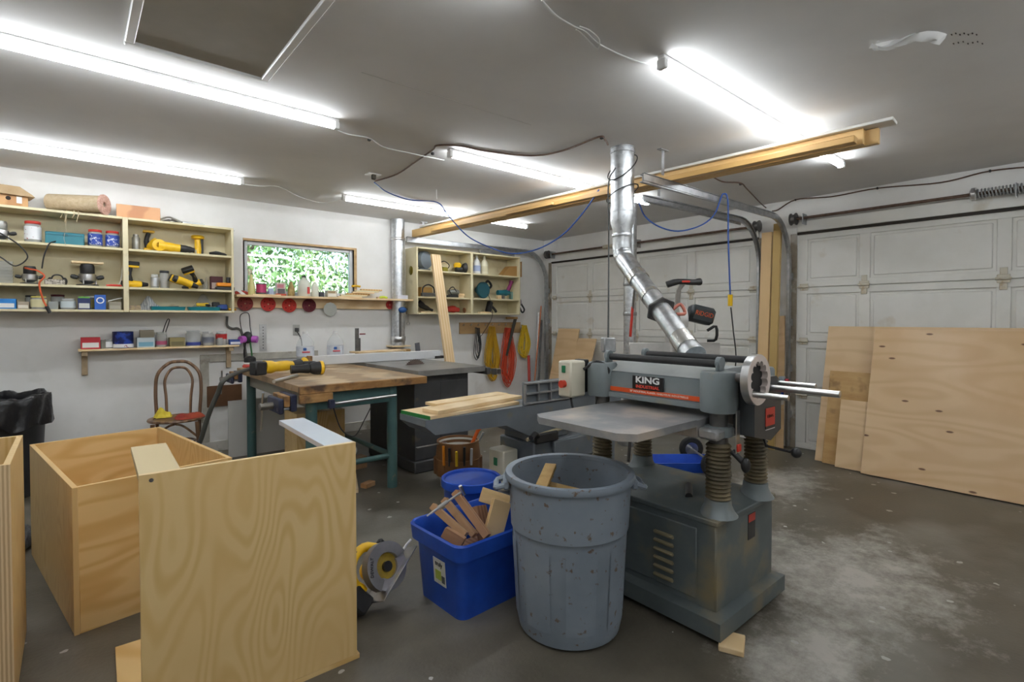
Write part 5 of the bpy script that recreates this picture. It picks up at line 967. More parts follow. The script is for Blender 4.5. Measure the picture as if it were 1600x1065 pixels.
# ---- long unit, middle shelf
z = R1+.0005
t = thing('container_stack', 'stack of clear ribbed containers at the end of the middle shelf', 'containers', (sx(5, y), y, z)); 
for i in range(7): MB().lathe([(0, 0), (.055, 0), (.059, .022), (.055, .0235), (0, .0235)], 18, (0, 0, i*.024)).build('container', CLEAR, t)
router(47, -.15, z, .75, 'dark router with orange cord on the middle shelf', STEEL, acc=BLACK)
OR = P('d0572a', .45); oc = [(sx(40, -.2), -.22, z+.12), (sx(48, -.2), -.26, z+.11), (sx(60, -.2), -.255, z+.10), (sx(70, -.25), -.275, z+.06), (sx(62, -.28), -.285, z+.01), (sx(63, -.28), -.287, z-.05), (sx(67, -.285), -.288, z-.12), (sx(72, -.285), -.290, z-.17)]
oc_ = thing('orange_cable', 'orange power cord draped from the router down over the shelf edges', 'cord', (0, 0, 0)); MB().tube(oc, .006, n=8, sub=5).build('cord', OR, oc_); MB().cyl(oc[-1], Vector(oc[-1])+Vector((.02, 0, -.05)), .012, n=10).build('plug', BLACK, oc_)
for (pts_, lab) in (([(sx(2, -.25), -.25, R2+.05), (sx(30, -.29), -.285, R2-.03), (sx(44, -.29), -.287, R2-.12), (sx(25, -.29), -.287, R2-.19), (sx(5, -.29), -.287, R2-.14), (sx(-10, -.29), -.287, R2-.10)], 'black router cord drooping below the upper shelf'), ([(sx(88, -.24), -.24, R2+.02), (sx(78, -.288), -.288, R2-.01), (sx(70, -.288), -.290, R2-.10), (sx(66, -.28), -.283, R2-.2)], 'dark cord hanging from beside the teal toolbox')): cable('appliance_cable', pts_, .005, CORDK, lab, 'cord', 6)
t = thing('ear_defenders', 'black ear defenders on the middle shelf', 'ear defenders', (sx(90, y), y, z)); t.scale = (.7, .7, .7); MB().tube([(-.06, 0, .05), (-.03, 0, .11), (.03, 0, .11), (.06, 0, .05)], .008, n=8, sub=5).build('band', BLACK, t)
for q in (-1, 1): MB().ball((q*.062, 0, .045), (.025, .04, .045), 12, 8).build('ear_cup', BLACK, t)
tag(MB().box((0, 0, .02), (.12, .055, .04), .004).build('fastener_tray', HARDW, loc=(sx(86, -.22), -.232, z)), 'tray of loose screws and red packets on the middle shelf', 'tray')
router(137, -.15, z, .95, 'silver and black router under a small board on the middle shelf', STEEL, acc=BLACK); tag(MB().box((0, 0, .008), (.20, .09, .016), .002).build('small_board', PINEX, loc=(sx(137, y), y, z+.1810), rz=.05), 'small pine board balanced on the silver router', 'board')
tag(MB().tube([(-.05, 0, .008), (.0, 0, .012), (.05, .01, .010)], .009, n=8, sub=3).build('red_screwdriver', RED, loc=(sx(178, -.2), -.2, z)), 'red handled hand tool lying by the divider', 'screwdriver')
tag(MB().tube([(0, 0, .006), (.03, .0, .06), (.045, .0, .22)], .004, n=6, sub=3).build('thin_rod', WHITE, loc=(sx(182, -.12), -.12, z)), 'thin white rod leaning on the divider of the middle shelf', 'rod')
drill((sx(208, y), y, z+.22), (PI, 0, .3), 'yellow and black drill standing upside down by the divider', .95); 
jar(242, y, z, .06, .12, None, P('c9ccd0', .3, .6), None, 'small grey spray can with silver label on the middle shelf')
jar(257, y+.04, z, .075, .16, '3c3f42', None, HARDW, 'dark canister behind the silver labelled can')
drill((sx(276, y), y+.0, z+.045), (PI/2+.15, .35, .2), 'yellow and black drill lying on its side on the middle shelf', 1.0)
drill((sx(290, y), y-.02, z+.13), (2.5, .4, 2.9), 'black drill with yellow foot propped up on the middle shelf', .9)
rag('plastic_bag', (sx(324, y), -.05, z), .05, .06, .14, BAG, 'crumpled clear plastic bag on the middle shelf', 9); bpy.data.objects['plastic_bag']['category'] = 'bag'
carton(338, y+.04, z, .10, .05, .13, '4a1e24', 'dark red packet standing at the right of the middle shelf', 'b9a8a0')
t = thing('orange_sander', 'orange and black palm tool at the right end of the middle shelf', 'sander', (sx(349, y), y-.06, z)); MB().box((0, 0, .05), (.14, .07, .035), .008).build('body', P('e08a14', .4), t); MB().cyl((.03, 0, .06), (.03, 0, .12), .018, n=12).build('knob', BLACK, t); MB().b2((-.075, -.04, 0), (.075, .04, .03), .004).build('pad', BLACK, t)
# ---- long unit, bottom shelf
z = SZ0+.0195
for a in ((8, .12, .09, .075, '2a7fc8', 'blue carton with white band at the end of the bottom shelf', 'e6e8ea'), (36, .065, .06, .055, 'a39684', 'small beige box beside the blue carton', 'd8d2c4'), (83, .055, .07, .06, '8f9492', 'small clear grey box on the bottom shelf', None), (131, .078, .09, .09, '23305c', 'navy carton with green lid strip on the bottom shelf', 'c8cac8'), (156, .072, .08, .12, '2c5fb4', 'blue carton with white emblem on the bottom shelf', None), (179, .08, .09, .065, '8f897a', 'grey box of papers beside the divider', 'a59f90')):
    carton(a[0], -.20, z, a[1], a[2], a[3], a[4], a[5], a[6])
carton(131, -.20, z+.0905, .07, .08, .012, '6fae4a', 'green flat packet lying on the navy carton'); e_ = AP(158, 470, y-.041); 
bpy.data.objects  # emblem on the blue carton
em = MB().lathe([(.018, 0), (.026, 0), (.026, .0012), (.018, .0012)], 20, ax=(0, -1, 0), closed=True).build('emblem', WHITE, [o for o in bpy.data.objects if o.get('label') == 'blue carton with white emblem on the bottom shelf'][0], loc=(0, -.0402, .075))
jar(60, -.195, z, .095, .10, 'd0c46a', P('cfc9a0', .5), HARDW, 'clear tub with pale yellow label on the bottom shelf'); jar(48, -.06, z, .07, .11, '24262a', None, HARDW, 'dark topped jar behind the yellow labelled tub'); jar(90, -.065, z, .09, .12, '5a2428', None, HARDW, 'jar with dark red lid on the bottom shelf'); jar(106, -.195, z, .095, .085, None, P('c6d0d4', .4), HARDW, 'wide open tub of small parts on the bottom shelf'); jar(142, -.068, z, .10, .115, 'c8cac8', P('b7a860', .5), HARDW, 'tub with white lid and yellowish contents on the bottom shelf')
tag(MB().b2((-.05, -.02, 0), (.05, .02, .006)).build('white_strip', WHITE, loc=(sx(179, -.2), -.20, z+.083), rot=(0, -.3, .2)), 'white paper strip sticking up from the grey box', 'paper')
tag(MB().box((0, 0, .02), (.09, .08, .04), .004).build('bit_block', mat('bit_block_wood', (.45, .33, .18), .6, c2=(.25, .2, .15), scale=40), loc=(sx(209, y), y, z)), 'wooden block of drill bits by the divider on the bottom shelf', 'bit holder')
rag('plastic_bag', (sx(235, -.12), -.072, z), .19, .09, .12, mat('striped_bag', (.72, .73, .74), .3, c2=(.45, .47, .50), kind='wave', scale=18), 'clear striped plastic bag on the bottom shelf', 12); rag('plastic_bag', (sx(320, -.10), -.072, z), .24, .09, .15, BAG, 'large clear plastic bag behind the teal trays', 14)
for o in bpy.data.objects:
    if o.name.startswith('plastic_bag'): o['category'] = 'bag'
for px, lab in ((262, 'teal plastic tool tray on the bottom shelf nearer the divider'), (318, 'teal plastic tool tray under the yellow glue gun')):
    t = thing('teal_tray', lab, 'tray', (sx(px, -.2), -.205, z)); b = MB(); loft(b, [rz_(.12, .055, .02, 0), rz_(.128, .062, .02, .032), rz_(.12, .054, .02, .032), rz_(.115, .05, .02, .008)], True, True); b.build('body', P('127a86', .4), t); MB().cyl((-.08, 0, .02), (.08, .01, .03), .010, n=8).build('tool', DSTEEL, t)
t = thing('glue_gun', 'yellow glue gun lying on the teal tray', 'glue gun', (sx(316, -.2), -.205, z+.034)); MB().box((0, 0, .02), (.10, .03, .03), .006).build('body', P('d8b414', .4), t); MB().tube([(.02, 0, .02), (.05, -.03, .012)], .012, n=8).build('grip', BLACK, t)
t = thing('blue_stapler', 'blue and black stapler at the right of the bottom shelf', 'stapler', (sx(346, -.18), -.19, z)); MB().box((0, 0, .035), (.09, .04, .05), .008).build('body', P('1c3f86', .4), t); MB().box((-.05, 0, .06), (.06, .04, .04), .006).build('head', BLACK, t); MB().b2((-.04, -.018, 0), (.04, .018, .010)).build('foot', BLACK, t)
tag(MB().tube([(-.03, 0, .012), (0, .008, .016), (.03, 0, .012)], .010, n=8, sub=3).build('yellow_clip', P('cf9a1a', .4), loc=(sx(363, -.22), -.22, z)), 'small yellow clip at the end of the bottom shelf', 'clip')
# ---- small shelf
z = QZ+.0005; y = -.09
carton(140, y, z, .125, .10, .095, 'c4303a', 'red and white carton at the end of the small shelf', 'e3e3e0'); carton(162, y, z, .05, .08, .07, '77786f', 'clear grey box beside the red carton'); jar(168, y-.02, z, .055, .075, None, P('d8dadc', .4), HARDW, 'small jar of screws with white label on the small shelf')
t = thing('metal_tin', 'large dark blue tin with printed label on the small shelf', 'tin', (sx(191, y), y, z)); MB().lathe([(0, 0), (.072, 0), (.073, .003), (.073, .138), (.070, .14), (.066, .136), (0, .136)], 26).build('body', mat('blue_tin', hexc('16235c'), .3, c2=hexc('2a4aa8'), scale=18, mix=(.5, .6)), t); MB().lathe([(.0735, .005), (.0738, .005), (.0738, .035), (.0735, .035)], 26).build('label_band', WLAB, t)
carton(226, y, z, .125, .11, .085, 'b8c4c8', 'pale blue white carton with torn top on the small shelf', '6f9fb4'); carton(228, y, z+.0855, .10, .09, .065, '8d8470', 'clear bag box stacked on the pale carton')
t = jar(251, y, z, .085, .13, None, P('a04868', .5), HARDW, 'open jar of brushes with black looped tool on the small shelf', labh=(.15, .4)); MB().tube([(-.01, 0, .03), (.02, 0, .16), (.045, 0, .235), (.058, 0, .245), (.06, 0, .225), (.03, 0, .12)], .004, n=6, sub=4).build('looped_tool', BLACK, t); MB().tube([(-.03, 0, .02), (-.02, 0, .10), (.0, 0, .125)], .004, n=6).build('yellow_wire', P('b8a414', .5), t)
carton(275, y, z, .115, .10, .08, '8f8358', 'camouflage brown carton on the small shelf', '6c6444'); jar(301, y, z, .12, .14, None, P('2f3f8c', .4), None, 'large clear jar with blue label on the small shelf', labh=(.05, .25)); jar(324, y, z, .10, .13, None, P('6f7480', .4), HARDW, 'clear jar of grey hardware on the small shelf', labh=(.2, .6)); jar(345, y, z, .095, .13, None, P('c02c2c', .4), HARDW, 'clear jar with red label on the small shelf', labh=(.45, .8)); jar(343, y-.055, z, .05, .07, None, None, HARDW, 'little jar of nails in front of the red labelled jar')
carton(366, y, z, .10, .06, .05, '2a4690', 'flat blue carton at the end of the small shelf', 'd8dce6')
# ---- ledge under the window
z = LZ+.0005; y = -.08
t = thing('glue_bottle', 'tall cream glue bottle with pointed cap on the window ledge', 'bottle', (sx(393, y), y, z)); MB().lathe([(0, 0), (.032, 0), (.034, .01), (.034, .09), (.024, .13), (.02, .14), (.016, .17), (.008, .205), (0, .207)], 18).build('body', P('cfc98a', .4), t)
tag(MB().tube([(-.06, 0, .02), (.0, 0, .03), (.06, .01, .018)], .015, n=8, sub=3).build('red_tool', P('a83c34', .5), loc=(sx(378, y), y, z)), 'red handled tool lying at the end of the window ledge', 'tool'); tag(MB().b2((-.012, -.002, 0), (.012, .002, .12)).build('white_card', WHITE, loc=(sx(381, y), y-.03, z), rot=(0, -.9, 0)), 'white card leaning on the red tool', 'card')
t = thing('paint_can', 'small paint can with magenta label on the window ledge', 'can', (sx(409, y), y+.02, z)); MB().lathe([(0, 0), (.045, 0), (.046, .003), (.046, .12), (.040, .123), (0, .12)], 20).build('body', DSTEEL, t); MB().lathe([(.0465, .03), (.0468, .03), (.0468, .11), (.0465, .11)], 20).build('label', P('b83a6a', .4), t)
carton(423, y, z, .045, .05, .075, '9fb0cc', 'pale blue small box on the window ledge'); carton(438, y+.01, z, .085, .06, .135, 'd6c8c0', 'white and pink carton with brown top on the window ledge', '5a5658', c3='c47a86')
tag(MB().b2((-.13, -.04, 0), (.13, .04, .012)).build('flat_board', PINEX, loc=(sx(416, -.12), -.11, z)), 'thin flat board lying in front of the boxes on the ledge', 'board'); tag(MB().box((0, 0, .012), (.10, .035, .022), .005).build('red_block', P('c0503c', .5), loc=(sx(439, -.12), -.115, z)), 'flat red sanding block on the window ledge', 'block')
t = thing('glue_bottle', 'dirty brown stained glue bottle on the window ledge', 'bottle', (sx(455, y), y, z)); MB().lathe([(0, 0), (.033, 0), (.035, .01), (.035, .08), (.024, .11), (.016, .125), (.012, .15), (0, .155)], 18).build('body', mat('stained_bottle', hexc('b8a064'), .5, c2=hexc('7c5a28'), scale=22), t)
t = thing('white_jug', 'translucent jug with yellow liquid and red label on the window ledge', 'jug', (sx(475, y), y, z)); MB().lathe([(0, 0), (.06, 0), (.064, .01), (.064, .13), (.05, .165), (.022, .185), (.02, .20)], 22).build('body', clear('milky_plastic', (.80, .79, .70), .8), t); MB().lathe([(0, .004), (.058, .004), (.058, .095), (0, .097)], 18).build('liquid', P('d0c070', .3), t); MB().cyl((0, 0, .20), (0, 0, .215), .022, n=14).build('cap', BLACK, t); MB().b2((.012, -.066, .03), (.036, -.060, .10)).build('label', P('c03a34', .4), t)
t = thing('white_jug', 'small frosted white bottle beside the yellow liquid jug', 'jug', (sx(492, y), y, z)); MB().lathe([(0, 0), (.036, 0), (.038, .008), (.038, .11), (.025, .135), (.014, .145), (.014, .155), (0, .156)], 18).build('body', clear('milky_plastic', (.8, .79, .7), .8), t)
carton(502, y, z, .045, .05, .055, '3a3c44', 'small dark box on the window ledge beside the jugs'); carton(517, y, z, .105, .08, .075, 'bfb8a8', 'open beige box on the window ledge', 'e0ddd4', c3='a08a66')
rnd = random.Random(11)
for i in range(6): tag(MB().box((0, 0, .009), (.24+.07*rnd.random(), .040, .017), .001).build('wood_scrap', (PINEX, CREAM, FIR)[i % 3], loc=(sx(545+7*i, y), -.09+.012*(i % 3-1), z+.0176*i), rz=(rnd.random()-.5)*.3), ('lowest', 'second', 'third', 'fourth', 'fifth', 'topmost')[i]+' stick of the scrap pile on the window ledge', 'wood scrap')
tag(MB().tube([(-.05, 0, .012), (0, .01, .018), (.05, 0, .012)], .012, n=8, sub=3).build('yellow_strap', P('d6a81c', .5), loc=(sx(556, y), -.09, z+.119)), 'yellow strap on top of the scrap pile', 'strap'); tag(MB().tube([(-.04, 0, .014), (.0, -.01, .02), (.05, 0, .012)], .013, n=8, sub=3).build('lime_marker', P('b8cc30', .5), loc=(sx(598, -.12), -.125, z)), 'lime green marker at the end of the scrap pile', 'marker')
tag(MB().box((0, 0, .012), (.10, .045, .024), .002).build('pine_block', PINEX, loc=(sx(597, -.06), -.028, z+.0)), 'pine block lying by the duct on the ledge', 'wood block')
carton(628, -.191, z, .13, .05, .045, 'dcdce4', 'flat white box at the far end of the ledge beside the duct')
for i, (px, py, c_, lab) in enumerate(((383, 474, '8c3c3a', 'dusty dark red sanding disc hanging at the end of the ledge'), (419, 475, 'c8423c', 'bright red sanding disc hanging second on the ledge'), (452, 477, 'cc3f36', 'bright red sanding disc with clear holes hanging third on the ledge'), (483, 477, '6c2c34', 'maroon sanding disc hanging on the ledge'), (609, 476, 'c8403c', 'small red sanding disc hanging beside the duct'))):
    p = AP(px, py, -.044); r_ = .072 if px < 600 else .05
    t = thing('sanding_disc', lab, 'sanding disc', p, group='sanding discs on the ledge'); b = MB(); b.ring(circle(r_, 24), circle(.008, 24), -.004, 0, 'y'); b.build('disc', mat('disc_'+c_, hexc(c_), .9, c2=tuple(v*.8 for v in hexc(c_)), scale=60), t)
    for k in range(5): MB().cyl((.6*r_*math.cos(k*1.257), -.0045, .6*r_*math.sin(k*1.257)), (.6*r_*math.cos(k*1.257), -.0038, .6*r_*math.sin(k*1.257)), .006, n=8).build('dust_hole', P('3a1414', .9), t)
p = AP(516, 483, -.046); t = thing('round_mirror', 'shiny scalloped metal disc hanging from the ledge', 'disc', p); n = 36
MB().prism([((.072+.005*(i % 3 == 0))*math.cos(2*PI*i/n), (.072+.005*(i % 3 == 0))*math.sin(2*PI*i/n)) for i in range(n)], -.003, 0, 'y').build('disc', mat('chrome', (.75, .78, .74), .12, 1.), t); MB().cyl((0, .0, .06), (0, .004, .06), .004, n=8).build('nail', STEEL, t)
# respirator
p = AP(387, 527, -.08); t = thing('respirator', 'grey respirator mask with two pink filters hanging on the wall', 'respirator', p); MB().ball((0, 0, .0), (.045, .05, .06), 14, 10).build('face_piece', P('2e3134', .6), t)
for q in (-1, 1): MB().cyl((q*.035, -.02, -.015), (q*.075, -.045, -.02), .034, n=18).build('filter', P('b35ab8', .5), t)
MB().tube([(-.04, 0, .03), (-.055, .03, .12), (-.05, .045, .22), (.02, .045, .235), (.03, .03, .10), (.035, 0, .03)], .004, n=6, sub=5).build('strap', BLACK, t); MB().tube([(.02, -.01, -.05), (.035, .0, -.16), (.05, .02, -.28)], .008, n=8, sub=4).build('green_strap', P('2f6b38', .5), t); MB().tube([(-.02, 0, -.05), (-.03, .01, -.16), (-.01, .02, -.30)], .008, n=8, sub=4).build('dark_strap', BLACK, t)
p = AP(411, 545, -.004); t = thing('steel_straightedge', 'perforated steel straightedge standing against the wall behind the bench', 'straightedge', (p.x, -.008, .945)); b = MB(); b.b2((-.033, -.004, -.0), (.033, .0, .27)); b.build('blade', STEEL, t)
for i in range(8): MB().cyl((0, -.0046, .03+i*.03), (0, -.0038, .03+i*.03), .006, n=8).build('slot', P('55585a', .5), t)
cable('iron_pipe', [AP(355, 494, -.02), AP(355, 508, -.02), AP(363, 513, -.02), AP(372, 513, -.02), AP(378, 522, -.02), AP(386, 560, -.03)], .011, DSTEEL, 'dark iron pipe run on the wall beside the small shelf', 'pipe', 4, n=8)
def hp(x, y, d): return PD(x, y, d)
cable('air_line', [Vector((-4.18, -.86, BZ+.018)), Vector((-4.29, -.84, BZ+.018))]+[Vector((hp(x, y, 3.88).x, hp(x, y, 3.88).y, max(.02, hp(x, y, 3.88).z))) for x, y in ((352, 592), (340, 615), (327, 645), (316, 680), (306, 715))]+[Vector((-4.72, -1.40, .02))], .017, P('4c4d48', .5), 'thick grey hose sweeping down from the bench beside the chair', 'hose', 6, n=10)
# ---- right unit
z = R2+.0005; y = -.13
def rx(px): return AP(px, 430, y).x
t = thing('electric_fan', 'grey round fan heater on the upper shelf of the small unit', 'fan', (rx(661), y, z)); MB().lathe([(0, -.05), (.06, -.045), (.088, -.02), (.09, .03), (.085, .05), (0, .05)], 24, (0, 0, .105), (.35, -1, 0)).build('body', P('7c868e', .4), t); MB().b2((-.06, -.05, 0), (.06, .05, .02), .004).build('foot', P('5a6268', .4), t)
t = thing('angle_grinder', 'yellow and black tools with black cords on the upper shelf of the small unit', 'power tool', (rx(720), y, z)); MB().tube([(-.06, 0, .034), (0, 0, .04), (.05, 0, .05)], [.03, .034, .03], n=10, sub=3).build('body', BLACK, t); MB().lathe([(0, 0), (.04, 0), (.045, .03), (.03, .05), (0, .05)], 16, (-.03, .02, .06)).build('gear_head', YEL, t); MB().ball((.055, -.02, .06), (.055, .05, .055), 12, 8).build('black_pouch', BLACK, t)
t = thing('power_tool', 'small yellow tool with coiled black cord on the upper shelf of the small unit', 'power tool', (rx(693), y-.02, z)); MB().box((0, 0, .025), (.07, .05, .05), .01).build('body', P('8f8420', .5), t); MB().tube([(-.02, 0, .045), (-.06, 0, .08), (0, 0, .11), (.06, 0, .07), (.02, .02, .02), (-.06, 0, .02)], .005, n=6, sub=5).build('cord', CORDK, t)
for px, lab, c_ in ((742, 'white glue bottle with blue label by the unit divider', 'd8d8d4'), (754, 'cream glue bottle on the upper shelf of the small unit', 'd8d2b8')):
    t = thing('glue_bottle', lab, 'bottle', (rx(px), y-.04, z)); MB().lathe([(0, 0), (.042, 0), (.044, .01), (.044, .11), (.03, .145), (.016, .16), (.016, .19), (.010, .20), (0, .20)], 18).build('body', P(c_, .4), t); MB().lathe([(.0445, .03), (.0448, .03), (.0448, .09), (.0445, .09)], 18).build('label', P('9aa6c4' if px < 750 else 'c8c0a0', .4), t)
tag(MB().prism([(-.16, 0), (.20, 0), (.20, .215), (.13, .145), (-.02, .135)], -.05, .05, 'y').build('cardboard_box', P('a47c46', .7), loc=(rx(790)+.02, -.17, z)), 'torn tan cardboard box at the end of the small unit', 'box')
z = R1+.0005
carton(664, y+.03, z, .16, .08, .12, 'b9904e', 'tan cardboard box behind black tool on the middle shelf of the small unit'); t = thing('power_tool', 'black hoop handled tool in front of the tan box', 'power tool', (rx(664), y-.08, z)); MB().tube([(-.07, 0, .02), (-.06, 0, .09), (0, 0, .12), (.06, 0, .09), (.07, 0, .02)], .007, n=8, sub=4).build('hoop', BLACK, t); MB().box((0, 0, .02), (.16, .05, .04), .008).build('body', DSTEEL, t)
t = thing('power_tool', 'pile of grey and gold sanders on the middle shelf beside the leaning board', 'power tool', (rx(705), y-.03, z)); MB().tube([(-.05, 0, .05), (.02, 0, .06), (.07, 0, .055)], [.03, .034, .028], n=10, sub=3).build('body', P('82837e', .4, .5), t); MB().box((0, 0, .015), (.12, .06, .03), .006).build('pad', BLACK, t); MB().tube([(-.03, -.03, .03), (-.06, -.035, .08), (-.01, -.03, .11), (.03, -.03, .06)], .005, n=6, sub=4).build('cord', CORDK, t)
tag(MB().b2((-.12, -.05, 0), (.12, .05, .03), .003).build('pine_offcut', PINEX, loc=(rx(716), y+.05, z), rz=.15), 'pine offcut lying behind the grey sander', 'offcut'); tag(MB().b2((-.10, -.04, 0), (.10, .04, .028), .003).build('pine_offcut', PINEX, loc=(rx(722), y+.05, z+.031), rz=-.2), 'second pine offcut stacked on the first one', 'offcut')
tag(MB().tube([(0, 0, 0), (.0, .0, .12), (.008, 0, .26)], .006, n=6).build('thin_dowel', PINEZ, loc=(rx(731), y, z)), 'thin dowel leaning by the divider of the small unit', 'dowel')
def csaw(loc, rz, label, col):
    t = thing('circular_saw', label, 'circular saw', loc, rz); MB().lathe([(0, -.02), (.085, -.02), (.09, -.01), (.09, .012), (.085, .02), (0, .02)], 24, (0, 0, .095), (0, 1, 0)).build('blade_guard', col, t); MB().cyl((-.0, .02, .10), (0, .11, .10), .035, n=14).build('motor', col, t); MB().tube([(.05, .03, .16), (.10, .03, .20), (.15, .03, .15), (.10, .03, .11)], .014, n=8, sub=4).build('handle', BLACK, t); MB().b2((-.11, -.03, 0), (.12, .09, .004), .001).build('shoe', STEEL, t)
    return t
csaw((rx(754), y-.01, z), .1, 'teal circular saw on the middle shelf right of the divider', P('1f5560', .4))
tag(MB().b2((-.035, -.02, 0), (.035, .02, .05), .003).build('pine_offcut', PINEX, loc=(rx(771), y-.115, z), rz=.0), 'square pine offcut between the teal tools', 'offcut')
t = thing('jigsaw', 'teal jigsaw with magenta handle on the middle shelf of the small unit', 'jigsaw', (rx(787), y-.02, z)); MB().tube([(-.10, 0, .07), (0, 0, .075), (.06, 0, .08)], [.032, .036, .03], n=10, sub=3).build('body', P('1c6470', .4), t); MB().tube([(.04, 0, .09), (.08, 0, .16), (.10, 0, .21)], [.022, .02, .026], n=10, sub=3).build('handle', P('8c2c66', .4), t); MB().b2((-.09, -.035, 0), (.06, .035, .006), .001).build('shoe', STEEL, t); MB().cyl((-.02, 0, .006), (-.02, 0, .05), .02, n=10).build('blade_post', DSTEEL, t)
carton(799, y+.02, z, .05, .05, .11, '6f9088', 'narrow grey green box at the end of the middle shelf')
z = SZ0+.0195
t = thing('heat_gun', 'dark tool lying on the bottom shelf behind the leaning board', 'power tool', (rx(665), y, z)); MB().tube([(-.08, 0, .10), (-.02, 0, .06), (.08, 0, .025)], [.032, .026, .014], n=10, sub=3).build('body', BLACK, t); MB().b2((-.07, -.03, 0), (.10, .03, .012), .002).build('rest', PINEX, t)
tag(MB().tube([(-.11, 0, .045), (0, 0, .05), (.10, 0, .04)], [.035, .045, .03], n=12, sub=3).build('red_case', P('b83028', .45), loc=(rx(706), y, z)), 'red tool case on the bottom shelf of the small unit', 'case'); tag(MB().tube([(-.05, 0, .035), (.0, 0, .04), (.06, 0, .035)], .034, n=12, sub=3).build('brown_roll', P('9c6c4c', .7), loc=(rx(730), y, z)), 'brown roll beside the red tool case', 'roll')
t = thing('nail_gun', 'black nail gun on the bottom shelf right of the divider', 'nail gun', (rx(762), y-.03, z)); MB().box((0, 0, .07), (.06, .06, .13), .012, rot=(0, .3, 0)).build('body', BLACK, t); MB().tube([(0, 0, .10), (.07, 0, .05), (.10, 0, .015)], .016, n=8, sub=3).build('magazine', BLACK, t); MB().b2((-.14, -.03, 0), (.0, .03, .016), .002).build('rest_board', PINEX, t)
cable('appliance_cable', [(rx(752), -.26, R1+.06), (rx(754), -.285, R1+.0), (rx(756), -.29, SZ0+.10), (rx(757), -.29, SZ0-.04), AP(755, 520, -.20), AP(748, 528, -.14)], .004, CORDK, 'black cord hanging from the teal saw past the hook board', 'cord', 5)
tag(MB().box((0, 0, .008), (.50, .05, .016), .001).build('stored_strip', CED, loc=(-1.62, -.16, 2.1185), rz=.05), 'wooden strip lying on top of the small shelf unit', 'strip'); tag(MB().box((0, 0, .02), (.60, .03, .04), .002).build('metal_channel', TRACK, loc=(-1.10, -.24, 2.1185), rz=.02), 'long metal channel on top of the small shelf unit', 'metal bar')
t = thing('angle_sander', 'sander with black hose hanging on the end of the small shelf unit', 'sander', (-.69, -.16, 1.50)); MB().box((0, 0, .04), (.03, .06, .20), .008).build('body', P('3c3f40', .5), t); MB().ball((.025, -.02, .0), (.03, .05, .06), 12, 8).build('pad', P('8c7c80', .5), t); MB().cyl((.0, 0, .13), (.02, 0, .20), .022, n=10).build('brown_grip', P('9c5a3c', .5), t); MB().tube([(.02, -.03, -.05), (.06, -.05, -.14), (.11, -.04, -.10), (.06, -.03, -.02)], .012, n=8, sub=4).build('hose', BLACK, t)
# wrench and blue clamp under the ledge
t = thing('wrench', 'steel wrench hanging beside the wall duct', 'wrench', AP(638, 490, -.052)); MB().b2((-.011, -.003, -.10), (.011, .003, .06), .002).build('shaft', STEEL, t); MB().ring([(.024*math.cos(a), .024*math.sin(a)-.118) for a in [R(-60+300*i/16) for i in range(17)]], [(.012*math.cos(a), .012*math.sin(a)-.118) for a in [R(-60+300*i/16) for i in range(17)]], -.003, .003, 'y').build('jaw', STEEL, t); MB().box((0, .02, .055), (.02, .046, .02), .003).build('hook', DSTEEL, t)
tag(MB().ball((0, 0, 0), (.055, .03, .035), 12, 8).build('blue_clamp', P('1c4f8c', .45), loc=AP(629, 484, -.1875)), 'blue clamp hanging in front of the wall duct', 'clamp')
# ---- on the bench
z = BZ+.0005
t = thing('water_jug_tray', 'dark board under the water jugs at the back of the bench', 'board', (-3.85, -.52, z)); MB().b2((-.20, -.10, 0), (.32, .09, .035), .003).build('slab', P('2c2620', .6), t); MB().b2((-.22, -.015, .0), (-.2005, .015, .03), .003).build('end_cleat', BEDGE, t)
for px, lab in ((477, 'clear water jug with blue and red label nearer the straightedge'), (524, 'clear water jug with label beside the dark steel square')):
    p = AP(px, 540, -.52); t = thing('water_jug', lab, 'jug', (p.x, -.52, z+.0355), group=None); MB().lathe([(0, 0), (.075, 0), (.08, .012), (.08, .15), (.072, .19), (.045, .235), (.026, .255), (.025, .27)], 22).build('body', clear('clear_jug', (.78, .82, .84), .28), t); MB().lathe([(0, .004), (.074, .004), (.074, .045), (0, .045)], 18).build('water', clear('water', (.7, .75, .78), .25), t); MB().cyl((0, 0, .268), (0, 0, .288), .024, n=14).build('cap', WHITE, t)
    MB().lathe([(.0805, .05), (.081, .05), (.081, .145), (.0805, .145)], 22).build('label', mat('jug_label', hexc('dfe3ea'), .4, c2=hexc('c7cdd8'), scale=20), t); MB().box((-.03, -.078, .12), (.03, .008, .026), .006, rot=(0, 0, -.3)).build('label_seal', P('2d5aa0', .4), t); MB().box((-.02, -.0795, .092), (.07, .006, .015), .002, rot=(0, 0, -.2)).build('label_word', P('c8545c', .4), t)
t = thing('steel_square', 'dark steel square standing behind the saw fence', 'square', (AP(558, 560, -.60).x, -.60, TZ+.031)); q = AP(558, 515, -.60).z-AP(558, 560, -.60).z; MB().b2((-.02, -.004, -.03), (.02, .004, q), .001).build('blade', DSTEEL, t); MB().b2((.021, -.01, .02), (.035, .01, q-.1), .002).build('bar', DSTEEL, t); MB().box((.06, 0, q-.06), (.06, .02, .012), .003).build('red_lever', P('7c1c1c', .4), t)
tag(MB().b2((-.26, -.09, 0), (.30, .09, .016), .002).build('plywood_plate', PINEX, loc=(-3.02, -.64, TZ+.075), rz=.1), 'plywood plate lying behind the saw fence', 'plate'); t = thing('foil_duct', 'crumpled silver foil duct under the plywood plate behind the fence', 'duct', (-3.25, -.70, TZ+.0005)); b = MB(); pr = []
for k in range(24): pr += [(.028+.004*(k % 2), k*.012)]
b.lathe(pr, 14, (-.12, 0, .036), (1, 0, 0)); b.build('body', mat('foil', (.75, .75, .75), .22, 1., bump=.6, bscale=40), t)
